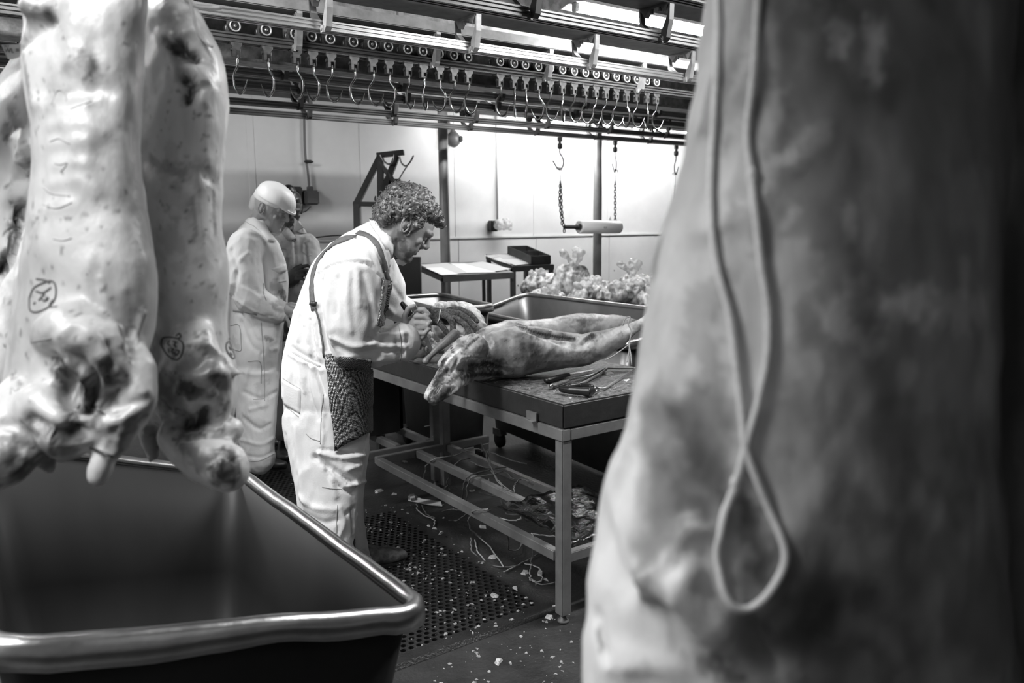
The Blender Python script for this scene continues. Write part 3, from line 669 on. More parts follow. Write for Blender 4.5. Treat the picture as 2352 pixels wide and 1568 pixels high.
# ================================================================ PERFORATED RUBBER MATS
M_MAT = mat('black_rubber', .022, .38, mottle=(14, .012, 6), bump=(120, .25))
def rubber_mat(label, x0, y0, nx, ny, pitch, z1=.016):
    bm = bmesh.new(); py_ = pitch * .88; K = 12; cache = {}
    def V(x, y, z):
        k = (round(x * 1e5), round(y * 1e5), round(z * 1e5))
        if k not in cache: cache[k] = bm.verts.new((x, y, z))
        return cache[k]
    r_ = pitch * .33; border = .05
    for j in range(ny):
        for i in range(nx):
            ox = (pitch / 2 if j % 2 else 0); cx = x0 + (i + .5) * pitch + ox; cy = y0 + (j + .5) * py_
            hx, hy = pitch / 2, py_ / 2; top = []; out = []; lo = []
            for k in range(K):
                a = 2 * math.pi * k / K + math.pi / K * 0; ca, sa = math.cos(a), math.sin(a)
                s_ = min(hx / abs(ca) if abs(ca) > 1e-6 else 9, hy / abs(sa) if abs(sa) > 1e-6 else 9)
                top.append(bm.verts.new((cx + r_ * ca, cy + r_ * sa, z1 + .001))); lo.append(bm.verts.new((cx + r_ * ca, cy + r_ * sa, .001)))
                out.append(None)
            cs = [(hx, 0), (hx, hy), (0, hy), (-hx, hy), (-hx, 0), (-hx, -hy), (0, -hy), (hx, -hy)]
            ov = [V(cx + a, cy + b, z1) for a, b in cs]
            # 12 inner verts -> 8 outer verts
            mp = [0, 0, 1, 2, 3, 3, 4, 4, 5, 6, 7, 7]
            mp = [0, 1, 1, 2, 3, 3, 4, 5, 5, 6, 7, 7]
            for k in range(K):
                k2_ = (k + 1) % K; a, b = mp[k], mp[k2_]
                if a == b: bm.faces.new((top[k], ov[a], top[k2_]))
                else: bm.faces.new((top[k], ov[a], ov[b], top[k2_]))
                bm.faces.new((top[k2_], lo[k2_], lo[k], top[k]))
    xa, xb, ya, yb = x0, x0 + nx * pitch, y0, y0 + ny * py_
    for (a, b) in (((xa - border, ya - border), (xb + pitch / 2 + border, ya)), ((xa - border, yb), (xb + pitch / 2 + border, yb + border)), ((xa - border, ya), (xa, yb)), ((xb + pitch / 2, ya), (xb + pitch / 2 + border, yb))):
        vv = [bm.verts.new(p) for p in ((a[0], a[1], z1), (b[0], a[1], z1), (b[0], b[1], z1), (a[0], b[1], z1))]; bm.faces.new(vv)
    for j in range(ny):   # half cells of the staggered rows
        yy0, yy1 = y0 + j * py_, y0 + (j + 1) * py_; xx = xa if j % 2 else xb
        bm.faces.new([bm.verts.new(p) for p in ((xx, yy0, z1), (xx + pitch / 2, yy0, z1), (xx + pitch / 2, yy1, z1), (xx, yy1, z1))])
    X_, Y_ = xb + pitch / 2 + border, yb + border; A_, B_ = xa - border, ya - border
    rim = [(A_, B_), (X_, B_), (X_, Y_), (A_, Y_)]
    for i in range(4):
        p, q = rim[i], rim[(i + 1) % 4]; e = .012
        dx = [(0, -e), (e, 0), (0, e), (-e, 0)][i]
        bm.faces.new([bm.verts.new(v) for v in ((p[0], p[1], z1), (q[0], q[1], z1), (q[0] + dx[0], q[1] + dx[1], .001), (p[0] + dx[0], p[1] + dx[1], .001))])
    me = bpy.data.meshes.new('rubber_mat'); bm.normal_update(); bm.to_mesh(me); bm.free()
    return tag(link('rubber_mat', me, M_MAT), label, 'mat')
rubber_mat('black perforated rubber mat under the curly haired man', .93, 2.33, 27, 46, .0315)
rubber_mat('black perforated rubber mat under the man in the white cap', .62, 4.12, 30, 36, .0315)

# ================================================================ LITTER ON THE FLOOR
ORD2 = ORD + ['fifteenth']
def nth(k, n):
    return ORD2[k] + ' from the left' if k < (n + 1) // 2 else (ORD2[n - 1 - k] + ' from the right').replace('first from the right', 'rightmost of all')
M_FATW = mat('fat_white', .62, .5, mottle=(30, .35, 6), bump=(60, .5))
def scrap(p, s, seed, flat=.25):
    rr = random.Random(seed); bm = bmesh.new(); n = rr.randint(7, 11); top = []; bot = []
    an = sorted(rr.uniform(0, 6.28) for _ in range(n)); el = rr.uniform(.4, 1); ro = rr.uniform(0, 3.14)
    for a in an:
        q = s * rr.uniform(.5, 1); x, y = q * math.cos(a), q * math.sin(a) * el; x, y = x * math.cos(ro) - y * math.sin(ro), x * math.sin(ro) + y * math.cos(ro)
        bot.append(bm.verts.new((p[0] + x, p[1] + y, p[2]))); top.append(bm.verts.new((p[0] + x * .7, p[1] + y * .7, p[2] + s * flat * rr.uniform(.5, 1.2))))
    bm.faces.new(bot[::-1]); bm.faces.new(top)
    for i in range(n): bm.faces.new((bot[i], bot[(i + 1) % n], top[(i + 1) % n], top[i]))
    return bm
big = [((870, 1128), .05), ((905, 1135), .03), ((1000, 1214), .025), ((1012, 1225), .03), ((985, 1208), .022), ((1130, 1280), .04), ((1205, 1315), .035), ((1240, 1318), .045), ((1185, 1352), .035),
       ((1262, 1418), .03), ((1145, 1520), .035), ((1150, 1440), .025), ((1075, 1100), .05), ((1085, 1128), .035), ((1110, 1210), .04), ((1250, 1332), .03), ((930, 1060), .03), ((1135, 1368), .03)]
for k, ((px, py), s) in enumerate(big):
    q = P(px, py, z=.017); zz = .018 if q[0] < 1.86 and 2.28 < q[1] < 3.65 else .001; q = P(px, py, z=zz)
    kk = sorted(range(len(big)), key=lambda i: big[i][0][0]).index(k)
    tag(frombm('meat_scrap', scrap(q, s * .8, k, .3), M_FATW), f'pale scrap on the floor near the bench, {nth(kk, len(big))}', 'scrap', 'scraps dropped around the bench')
bm = bmesh.new()
for k in range(900):
    if k < 640: x, y, z = random.gauss(1.5, .24), random.uniform(2.28, 3.7), .0175
    elif k < 740: x, y, z = random.uniform(.9, 1.6), random.uniform(4.1, 5.2), .0175
    else: x, y, z = random.uniform(1.2, 2.2), random.uniform(1.8, 2.24), .001
    if z > .01 and not (.9 < x < 1.83): z = .001
    b2 = scrap((x, y, z), random.choice([.002, .003, .004, .006, .009, .012]), 1000 + k, .3); me = bpy.data.meshes.new('t'); b2.to_mesh(me); b2.free(); bm.from_mesh(me); bpy.data.meshes.remove(me)
o = frombm('floor_crumbs', bm, mat('crumb_grey', .4, .6, mottle=(30, .2, 3))); tag(o, 'tiny pale crumbs of fat scattered over mats and floor', 'crumbs'); o['kind'] = 'stuff'
# paper label on the floor, with a printed letter-like tear
t = thing('torn_label', 'torn white paper label on the floor by the shelf', 'label', P(968, 1150, z=.003))
q = [P(x, y, z=.004) for x, y in ((938, 1140), (952, 1137), (968, 1146), (1012, 1152), (1016, 1163), (985, 1160), (950, 1152), (937, 1150))]; bm = bmesh.new(); prism(bm, q, np.array([0, 0, .003])); frombm('sheet', bm, M_PAPER, t)
q = [P(x, y, z=.010) for x, y in ((940, 1140), (951, 1138), (954, 1147), (944, 1149))]; bm = bmesh.new(); prism(bm, q, np.array([0, 0, .012])); frombm('curl', bm, M_PAPERG, t)
# twine loops on shelf and floor
ZS = .283
def on(px, py, z=ZS): return P(px, py, z=z)
tw = [[on(972, 1100, .06), on(980, 1070, .2), on(1002, 1053), on(1040, 1047), on(1075, 1035), on(1100, 1030)], [on(1022, 1120, .1), on(1035, 1085, .2), on(1052, 1060), on(1080, 1052)],
      [on(1062, 1148, .1), on(1068, 1105, .24), on(1080, 1092), on(1100, 1085), on(1140, 1075), on(1160, 1073)], [on(1072, 1150, .1), on(1074, 1115, .22), on(1082, 1097, .29), on(1110, 1092), on(1150, 1085)],
      [on(1107, 1017, .36), on(1122, 1062, .33), on(1140, 1100, .3), on(1178, 1130)], [on(1122, 1033, .36), on(1130, 1075, .32), on(1150, 1115, .29), on(1165, 1125)],
      [on(957, 1158, .02), on(962, 1175, .01), on(990, 1190, .01), on(998, 1192, .01), on(996, 1208, .01)], [on(968, 1160, .02), on(980, 1180, .01), on(1000, 1190, .01)],
      [on(1128, 1172), on(1090, 1172), on(1078, 1195, .15), on(1085, 1225, .05), on(1105, 1232, .02)], [on(1125, 1168), on(1085, 1178, .25), on(1080, 1215, .1), on(1110, 1240, .02), on(1160, 1300, .02)],
      [on(1080, 1235, .02), on(1085, 1265, .01), on(1120, 1295, .01), on(1180, 1300, .01), on(1240, 1270, .01)], [on(1165, 1225, .2), on(1170, 1260, .05), on(1190, 1262, .03), on(1200, 1240, .03), on(1195, 1222, .2)],
      [on(1222, 1225, ZS + .01), on(1225, 1250, .22), on(1222, 1290, .08), on(1216, 1315, .02), on(1225, 1335, .01), on(1245, 1330, .01), on(1240, 1305, .01), on(1205, 1293, .01)],
      [on(1218, 1225), on(1240, 1228), on(1275, 1232)], [on(1215, 1325, .01), on(1240, 1342, .01), on(1280, 1335, .01)], [on(1090, 1240, .01), on(1100, 1270, .01), on(1140, 1315, .01), on(1185, 1300, .01)],
      [on(1015, 1175, .05), on(1035, 1170, .06), on(1065, 1172, .1)], [on(1030, 1195, .02), on(1050, 1195, .02), on(1070, 1180, .1)], [on(1150, 1190, .1), on(1180, 1195), on(1200, 1185), on(1190, 1170, .2)],
      [on(1160, 1155, .1), on(1190, 1165, .15), on(1230, 1170, .2), on(1270, 1200)], [on(1100, 1130, .1), on(1140, 1140, .12), on(1190, 1150, .15)], [on(1060, 1035), on(1090, 1030), on(1130, 1040), on(1170, 1055), on(1210, 1065)],
      [on(1080, 1060), on(1110, 1072), on(1150, 1080), on(1180, 1100)], [on(1180, 1130), on(1185, 1110, .3), on(1195, 1100), on(1215, 1105)], [on(995, 1003, .3), on(1010, 990, .32), on(1003, 975, .36), on(975, 980, .3)],
      [on(1255, 1205, .2), on(1270, 1215, .15), on(1276, 1240, .1)], [on(1150, 1145, .1), on(1165, 1180, .08), on(1210, 1180, .08)], [on(1120, 1100, .1), on(1140, 1130, .07), on(1175, 1140, .05)]]
twk = sorted(range(len(tw)), key=lambda i: sum(float(q[0] * .812 - q[1] * .583) for q in tw[i]) / len(tw[i]))
for k, p in enumerate(tw):
    pts = crv(p, 6); pts = [q + np.array([random.gauss(0, .003), random.gauss(0, .003), 0]) for q in pts]
    tag(mktube('twine_string', pts, .0032, M_TWINED if k % 3 else M_TWINE, None, 5), f'loose string of used twine around the bench shelf, {nth(twk.index(k), len(tw))}', 'twine', 'twine caught on the shelf bars')
# black plastic sheet lying on the shelf
t = []
nu, nv = 22, 14; bm = bmesh.new(); G = []
for j in range(nv + 1):
    row = []
    for i in range(nu + 1):
        x = 1.86 + .46 * i / nu; y = 2.22 + .5 * j / nv; z = .29 + .012 * float(vnoise(np.array([[x * 18, y * 14, 1.]]), 2)[0]) + .01 * float(vnoise(np.array([[x * 50, y * 30, 1.]]), 4)[0])
        row.append(bm.verts.new((x, y, z)))
    G.append(row)
for j in range(nv):
    for i in range(nu): bm.faces.new((G[j][i], G[j][i + 1], G[j + 1][i + 1], G[j + 1][i]))
o = frombm('plastic_sheet', bm, mat('shiny_black_film', .012, .16, mottle=(8, .008, 4), bump=(25, .6)), None, True)
so = o.modifiers.new('s', 'SOLIDIFY'); so.thickness = .002; tag(o, 'crumpled shiny black plastic sheet on the bench shelf', 'sheet')
# dark crate under the far bench
t = thing('plastic_crate', 'dark plastic crate in the shadow under the farther bench', 'crate', (2.0, 4.35, .285))
mkbox('crate_wall', (1.86, 4.1, .3), (1.88, 4.6, .62), M_BLACK, t); mkbox('crate_wall', (2.14, 4.1, .3), (2.12, 4.5, .62), M_BLACK, t); mkbox('crate_wall', (1.88, 4.1, .3), (2.14, 4.12, .62), M_BLACK, t); mkbox('crate_wall', (1.88, 4.58, .3), (2.14, 4.6, .62), M_BLACK, t); mkbox('crate_floor', (1.86, 4.1, .285), (2.12, 4.5, .3), M_BLACK, t)

# ================================================================ HANGING CARCASSES ON THE LEFT
M_FAT = mat('carcass_fat', .50, .38, mottle=(9, .40, 8), bump=(38, .28), tone=True, sss=.08, contrast=(.3, .7), stretch=(1, 1, .6))
M_MEAT = mat('dark_meat', .10, .35, mottle=(26, .04, 8), bump=(60, .5), contrast=(.35, .6))
M_INK = mat('stamp_ink', .07, .6)
M_VEIN = mat('thin_vein', .34, .5)
def silhouette(rows, d, t, dz=0):
    """rows: (y, xl, xr[, depth, thickness])"""
    return [sec((r_[1], r_[0]), (r_[2], r_[0]), r_[3] if len(r_) > 3 else d, r_[4] if len(r_) > 4 else t) for r_ in rows]
def speckle(S, n, reg, wd=(.001, .0025), tone=(.25, .5), seed=1, length=14):
    rr = random.Random(seed); st = []
    for _ in range(n):
        x, y = rr.uniform(reg[0], reg[2]), rr.uniform(reg[1], reg[3]); a = rr.uniform(-.6, .6) + (1.57 if rr.random() < .4 else 0); L = rr.uniform(2, length)
        st.append(([(x, y), (x + L * math.cos(a), y + L * math.sin(a))], rr.uniform(*wd), rr.uniform(*tone), .8))
    S.paint(st)
def stamp(S, name, outline, strokes, wd=.0024):
    t = [crv([np.array(p, float) for p in outline + outline[:1]], 4)]
    g = []
    for st in [outline + outline[:1]] + strokes:
        g.append(st)
    bm = bmesh.new()
    for st in g:
        o = S.ribbon('ink', st, wd, M_INK, .0008, .0004, step=3)
        if o is None: continue
        bm.from_mesh(o.data); me = o.data; bpy.data.objects.remove(o); bpy.data.meshes.remove(me)
    return frombm(name, bm, M_INK, S.o.parent)

# --- carcass A, the front one
dA = 1.27
A_rows = [(-330, 120, 262, 1.30, .05), (-230, 85, 300, 1.29, .08), (-120, 52, 335, 1.28, .11), (0, 48, 346), (90, 46, 342), (160, 48, 338), (230, 56, 334), (300, 72, 330), (380, 78, 328), (460, 68, 336), (540, 58, 348), (600, 46, 360), (660, 38, 364), (720, 24, 360), (780, 12, 350), (850, 2, 336), (910, -4, 322), (960, 10, 295, 1.27, .10), (990, 60, 235, 1.27, .07)]
tA = thing('lamb_carcass', 'pale front carcass at the left with one round ink stamp low on its side', 'carcass', P(200, 300, d=dA) * np.array([1, 1, 0]) + np.array([0, 0, 1.0]), 'carcasses hanging at the left')
parts = [loft(smooth_secs(silhouette(A_rows, dA, .125), 3), 28, 2.3),
         limb([pt(230, 900, 1.20, .04), pt(215, 960, 1.17, .058), pt(160, 975, 1.16, .055), pt(110, 940, 1.17, .05)]),        # shoulder rim
         loft([sec((70, 870), (335, 870), 1.19, .06), sec((60, 930), (330, 930), 1.19, .06), sec((95, 975), (300, 975), 1.2, .045)], 24),
         limb([pt(120, 770, 1.18, .03), pt(170, 755, 1.155, .045), pt(215, 790, 1.15, .045), pt(235, 850, 1.15, .04)]),
         limb([pt(300, 790, 1.20, .02), pt(315, 850, 1.18, .03), pt(335, 915, 1.17, .018), pt(300, 950, 1.18, .03)]),
         limb([pt(305, 930, 1.18, .032), pt(285, 975, 1.17, .026), pt(262, 1020, 1.165, .019), pt(240, 1050, 1.16, .0155), pt(232, 1070, 1.16, .017), pt(226, 1092, 1.16, .0155)]),  # shank with knuckle
         limb([pt(60, 930, 1.2, .05), pt(20, 1000, 1.17, .052), pt(-20, 1060, 1.16, .045)]),
         limb([pt(60, 985, 1.17, .035), pt(35, 1030, 1.15, .038), pt(5, 1065, 1.14, .034), pt(-30, 1085, 1.14, .03)]),
         limb([pt(150, 975, 1.24, .03), pt(148, 1015, 1.24, .022), pt(146, 1050, 1.24, .012)]), limb([pt(100, 1000, 1.2, .018), pt(100, 1050, 1.2, .02), pt(116, 1078, 1.2, .009)]),
         limb([pt(80, 20, 1.2, .03), pt(130, 30, 1.2, .028)])]
o = fuse('carcass_body', parts, .0055, M_FAT, tA, 5); rough_up(o, 7, .006, 3, 2); rough_up(o, 26, .0016, 3, 4, (1, 1, .7))
S = Soft(o)
S.carve([([(338, 0), (332, 250), (330, 420), (350, 560)], .012, -.004), ([(110, 640), (200, 700), (240, 760)], .03, -.006), ([(215, 100), (225, 160), (200, 200), (150, 170)], .012, -.004), ([(120, 215), (200, 225), (240, 200)], .02, -.006),
         ([(75, 235), (160, 245), (225, 225)], .012, .005), ([(120, 290), (190, 282), (235, 300)], .014, .005), ([(120, 330), (200, 325)], .012, .004), ([(140, 300), (150, 340)], .01, -.003), ([(130, 380), (190, 375)], .012, .004),
         ([(125, 420), (185, 415), (220, 440)], .012, .004), ([(110, 480), (150, 470)], .012, .004), ([(45, 110), (110, 48), (118, 5)], .008, -.008), ([(50, 45), (100, 52), (118, 45)], .014, -.009), ([(240, 215), (250, 300), (238, 360)], .02, -.005),
         ([(150, 850), (150, 910), (185, 960), (215, 930), (212, 870), (180, 845)], .022, -.030), ([(130, 850), (120, 890), (140, 960), (190, 985)], .010, .006), ([(175, 860), (190, 900), (195, 945)], .007, .010), ([(160, 870), (165, 900)], .006, .008),
         ([(128, 845), (170, 838), (225, 860), (232, 920), (205, 975)], .010, .008), ([(250, 840), (262, 880)], .010, -.014), ([(272, 905), (262, 925)], .010, -.010), ([(255, 790), (285, 840), (300, 880)], .006, -.006), ([(262, 770), (290, 830), (330, 900)], .007, .006),
         ([(130, 775), (180, 745), (235, 790), (250, 850)], .009, .005), ([(125, 780), (110, 820), (100, 860)], .01, -.003), ([(300, 800), (322, 740), (328, 720)], .006, .006), ([(265, 745), (275, 790)], .005, .006),
         ([(70, 965), (130, 1000), (180, 1000)], .012, -.016), ([(240, 960), (290, 930), (325, 920)], .006, -.006), ([(255, 975), (300, 950)], .005, .005), ([(260, 990), (252, 1035)], .005, -.004), ([(285, 960), (270, 1010)], .005, .004),
         ([(0, 975), (45, 985), (75, 1030)], .008, -.006), ([(10, 1010), (50, 1030), (30, 1060)], .008, -.006), ([(230, 640), (262, 740)], .006, .003)])
S.refresh()
S.mottle(10, .84, .12, .35, 3, (1, 1, .5)); S.mottle(34, .88, .35, .2, 8)
S.paint([([(185, 150), (200, 140)], .022, .62, .6), ([(190, 130), (212, 155)], .010, .5, .8), ([(170, 110), (205, 130), (215, 160), (190, 185)], .003, .45, .5), ([(120, 230), (200, 225)], .014, .78, .5),
         ([(60, 45), (80, 50), (105, 40)], .016, .62, .7), ([(88, 12), (112, 22), (115, 40)], .010, .45, .9), ([(45, 8), (60, 12)], .006, .5, .6), ([(150, 850), (150, 900), (185, 950), (205, 935), (200, 870)], .018, .38, .8), ([(140, 855), (150, 890)], .008, .22, .8), ([(205, 890), (215, 935), (195, 960)], .008, .25, .7), ([(185, 870), (195, 930)], .006, .25, .8), ([(245, 835), (255, 860)], .010, .2, .4), ([(248, 872), (262, 878)], .008, .25, .4),
         ([(268, 905), (262, 925)], .008, .35, .6), ([(155, 960), (170, 980), (205, 960)], .006, .3, .7), ([(70, 970), (130, 998), (180, 998)], .010, .28, .7), ([(150, 1000), (148, 1040)], .014, .4, .6), ([(100, 1020), (105, 1060)], .014, .45, .8),
         ([(30, 1040), (60, 1060), (80, 1040)], .018, .35, .9), ([(0, 1070), (40, 1085)], .02, .2, .9), ([(10, 1000), (60, 1000)], .014, .7, .9), ([(275, 990), (262, 1030)], .010, .5, .9), ([(240, 985), (300, 970)], .012, .55, .9),
         ([(270, 700), (275, 760), (285, 790)], .022, .66, .5), ([(240, 620), (290, 660), (310, 720)], .02, .8, .4), ([(330, 180), (325, 400), (345, 560)], .010, .8, .4), ([(265, 200), (260, 300), (245, 420)], .022, .86, .5), ([(50, 110), (60, 170), (68, 230)], .006, .5, .7), ([(55, 400), (52, 500), (40, 640)], .008, .7, .6)])
speckle(S, 110, (60, 10, 330, 700), (.0008, .002), (.35, .75), 5, 12); speckle(S, 90, (20, 700, 330, 1000), (.001, .003), (.3, .7), 6, 14); speckle(S, 20, (60, 200, 160, 640), (.0010, .0016), (.2, .45), 7, 46)
S.bake()
stamp(S, 'ink_stamp', [(68, 685), (78, 662), (98, 650), (120, 645), (129, 660), (127, 685), (112, 705), (88, 716), (70, 712)],
      [[(83, 668), (100, 672), (118, 660)], [(90, 690), (98, 680), (104, 676)], [(95, 684), (103, 692)], [(108, 690), (112, 684), (107, 684), (106, 692)], [(78, 698), (82, 694)], [(117, 706), (132, 704)], [(84, 640), (104, 643), (115, 650)], [(114, 700), (122, 688)]])
for k, st in enumerate(([(118, 240), (126, 220), (132, 208), (140, 206)], [(140, 206), (150, 215), (152, 232)], [(160, 250), (180, 244), (210, 232)], [(100, 470), (130, 478), (165, 465)], [(122, 548), (145, 552), (165, 546)], [(125, 375), (140, 378), (155, 374), (140, 395)], [(70, 785), (95, 780), (118, 776)], [(100, 430), (120, 445), (160, 450)],
                        [(24, 905), (26, 890), (36, 898), (44, 890)], [(115, 325), (135, 318), (150, 325), (160, 330)])):
    S.ribbon('vein', st, .0012, M_VEIN, .0003, .0003, step=4)

# --- carcass B, behind and to the right of it
dB = 1.47
B_rows = [(-300, 380, 440, 1.48, .035), (-150, 360, 435, 1.48, .045), (-40, 325, 432, 1.48, .06), (20, 318, 458), (70, 315, 484), (120, 312, 507), (180, 310, 520), (250, 310, 524), (320, 310, 518), (400, 310, 509), (470, 315, 505), (540, 318, 510), (600, 320, 522), (660, 320, 528), (730, 318, 527), (790, 315, 534), (840, 315, 547), (890, 318, 549), (940, 325, 541, 1.46, .11), (985, 360, 520, 1.46, .08), (1010, 400, 500, 1.44, .05)]
tB = thing('lamb_carcass', 'second pale carcass with two ink stamps and a thick cut leg stump', 'carcass', P(430, 300, d=dB) * np.array([1, 1, 0]) + np.array([0, 0, 1.0]), 'carcasses hanging at the left')
parts = [loft(smooth_secs(silhouette(B_rows, dB, .125), 3), 28, 2.3),
         limb([pt(415, 1000, 1.36, .035), pt(445, 1030, 1.34, .040), pt(480, 1055, 1.33, .043), pt(520, 1080, 1.32, .040), pt(528, 1088, 1.32, .036)]),
         limb([pt(340, 985, 1.42, .02), pt(348, 1020, 1.42, .019), pt(352, 1048, 1.42, .013), pt(340, 1066, 1.42, .004)]),
         limb([pt(440, 995, 1.36, .025), pt(500, 1000, 1.36, .025), pt(530, 985, 1.36, .02)]), limb([pt(525, 850, 1.4, .02), pt(548, 855, 1.39, .008), pt(562, 858, 1.39, .004)]),
         loft([sec((385, 780), (500, 780), 1.36, .05), sec((350, 860), (535, 860), 1.35, .06), sec((355, 930), (535, 930), 1.36, .05)], 24)]
o = fuse('carcass_body', parts, .0058, M_FAT, tB, 5); rough_up(o, 7, .006, 3, 12); rough_up(o, 26, .0018, 3, 14, (1, 1, .7))
S = Soft(o)
S.carve([([(415, 105), (430, 125), (450, 135)], .009, -.020), ([(425, 180), (435, 205), (430, 228)], .009, -.018), ([(400, 130), (420, 200)], .008, .005), ([(450, 160), (480, 200), (465, 232)], .012, .008), ([(378, 90), (410, 125)], .009, -.008), ([(405, 80), (440, 75), (470, 95)], .010, .006),
         ([(350, 60), (430, 30)], .012, -.006), ([(335, 360), (380, 400), (420, 400)], .016, -.006), ([(470, 400), (500, 420)], .012, -.005), ([(440, 470), (450, 560)], .008, -.003), ([(425, 850), (450, 840), (470, 820)], .014, -.010), ([(430, 970), (455, 965), (470, 950)], .012, -.022),
         ([(390, 880), (400, 850)], .012, -.006), ([(500, 870), (515, 900), (500, 930)], .012, -.008), ([(410, 1010), (460, 1000), (520, 1000)], .006, -.010), ([(380, 800), (430, 790), (470, 790), (520, 830)], .008, .005), ([(480, 1060), (510, 1045), (540, 1060)], .005, -.005), ([(420, 700), (440, 760)], .014, -.003)])
S.refresh()
S.tone *= 1.35; S.mottle(9, .80, .1, .35, 23, (1, 1, .5)); S.mottle(30, .84, .35, .2, 28)
S.paint([([(410, 110), (430, 125), (448, 140)], .013, .14, .4), ([(383, 95), (405, 125)], .007, .25, .5), ([(428, 190), (438, 210), (430, 232)], .009, .1, .5), ([(445, 195), (470, 190)], .008, .35, .9), ([(400, 130), (415, 180)], .01, .6, .8), ([(390, 40), (420, 60)], .02, .7, .6),
         ([(355, 370), (400, 385), (415, 400)], .012, .62, .8), ([(480, 390), (500, 400), (470, 420)], .02, .72, .8), ([(440, 455), (450, 540)], .004, .6, .5), ([(390, 450), (410, 470)], .02, .78, .7), ([(380, 530), (400, 560)], .02, .75, .7), ([(480, 430), (492, 440)], .005, .3, .6), ([(490, 450), (495, 540)], .004, .55, .5),
         ([(345, 620), (350, 700), (345, 760), (360, 840), (380, 900)], .024, .55, .5), ([(430, 850), (470, 830), (460, 870)], .026, .45, .9), ([(410, 890), (440, 900)], .014, .25, .8), ([(500, 860), (520, 880)], .02, .5, .9), ([(440, 975), (462, 970), (470, 950)], .013, .12, .5), ([(385, 960), (420, 985)], .02, .5, .9), ([(380, 890), (400, 930)], .02, .6, .9),
         ([(515, 1040), (540, 1065), (535, 1090), (510, 1105), (495, 1085)], .014, .22, .8), ([(520, 1070), (530, 1075)], .016, .16, .8), ([(430, 1020), (450, 1050), (470, 1075)], .012, .5, .8), ([(345, 1000), (350, 1050)], .016, .42, .7), ([(415, 1005), (460, 1000)], .008, .3, .8), ([(445, 690), (448, 760)], .012, .85, .5)])
speckle(S, 110, (345, 60, 515, 700), (.0008, .0022), (.3, .7), 15, 14); speckle(S, 90, (345, 760, 540, 1000), (.001, .0035), (.3, .7), 16, 16)
S.bake()
stamp(S, 'ink_stamp', [(369, 790), (374, 776), (392, 774), (412, 780), (422, 794), (416, 818), (404, 826), (385, 815)],
      [[(390, 782), (386, 790), (392, 794)], [(398, 784), (406, 786), (400, 792), (406, 796)], [(388, 800), (389, 810)], [(393, 799), (400, 802), (394, 806), (400, 812)], [(404, 804), (412, 806), (406, 816), (402, 808)], [(405, 772), (412, 766), (416, 774), (408, 778)]])
stamp(S, 'ink_stamp', [(519, 790), (526, 784), (534, 792), (538, 810), (536, 824), (524, 812), (519, 800)], [[(525, 796), (530, 804)], [(528, 810), (533, 816)], [(526, 770), (526, 780)]])
def skewer(name, pts, label, r_=.0022, m=M_BLACK):
    return tag(mktube(name, crv([P(*q[:2], d=q[2]) for q in pts], 4), r_, m, None, 6), label, 'skewer')
skewer('skewer', [(150, 1010, 1.19), (190, 1020, 1.16), (235, 1040, 1.14), (260, 1048, 1.14)], 'dark thin skewer through the shank of the front pale carcass')
skewer('skewer', [(355, 1026, 1.40), (385, 1022, 1.38), (440, 1018, 1.31)], 'dark thin skewer between small flap and thick stump of the second carcass')
tag(mktube('twine_string', crv([P(*q, d=1.36) for q in ((425, -12), (438, 8), (446, 45), (458, 80), (475, 100), (488, 108))], 6), .0028, M_TWINE, None, 6), 'white string dangling beside the shoulder of the second pale carcass', 'twine')
tag(mktube('twine_string', crv([P(*q, d=1.40) for q in ((425, -2), (450, 14), (480, 18), (508, 18))], 6), .0034, M_TWINE, None, 6), 'short white string crossing the bright rail at top left', 'twine')
# --- carcass C, far left behind
dC = 1.75
C_rows = [(-260, 75, 120, 1.8, .03), (-150, 70, 125, 1.8, .04), (60, 55, 135, dC, .06), (130, 30, 140, dC, .09), (200, -20, 130), (300, -110, 120), (400, -120, 100), (500, -125, 75), (600, -125, 50), (700, -120, 40), (800, -120, 30), (900, -120, 20), (980, -100, 0, dC, .07)]
tC = thing('lamb_carcass', 'lamb carcass at the far left edge, mostly hidden behind the front one', 'carcass', P(20, 300, d=dC) * np.array([1, 1, 0]) + np.array([0, 0, 1.0]), 'carcasses hanging at the left')
parts = [loft(smooth_secs(silhouette(C_rows, dC, .12), 3), 24, 2.2), limb([pt(60, 330, 1.66, .025), pt(62, 365, 1.65, .02), pt(70, 395, 1.66, .008)]), limb([pt(55, 540, 1.66, .03), pt(48, 640, 1.64, .035), pt(25, 760, 1.64, .04), pt(5, 860, 1.64, .03)])]
o = fuse('carcass_body', parts, .008, M_FAT, tC, 4); rough_up(o, 8, .008, 3, 42); S = Soft(o); S.tone *= 1.8
S.carve([([(45, 480), (30, 540), (8, 620)], .014, -.03), ([(60, 270), (50, 330), (30, 400), (10, 460)], .01, .006), ([(70, 400), (40, 470), (20, 560)], .01, .006)]); S.mottle(9, .8, .15, .25, 53, (1, 1, .4))
S.paint([([(26, 250), (38, 290)], .010, .55, .5), ([(12, 290), (18, 320)], .010, .55, .5), ([(60, 345), (65, 380)], .014, .5, .8), ([(45, 485), (25, 545), (5, 620)], .014, .08, .3), ([(20, 600), (45, 640), (30, 720)], .02, .75, .8), ([(28, 150), (45, 155)], .008, .6, .4)])
speckle(S, 60, (0, 220, 70, 800), (.0012, .003), (.3, .7), 25, 14); S.bake()
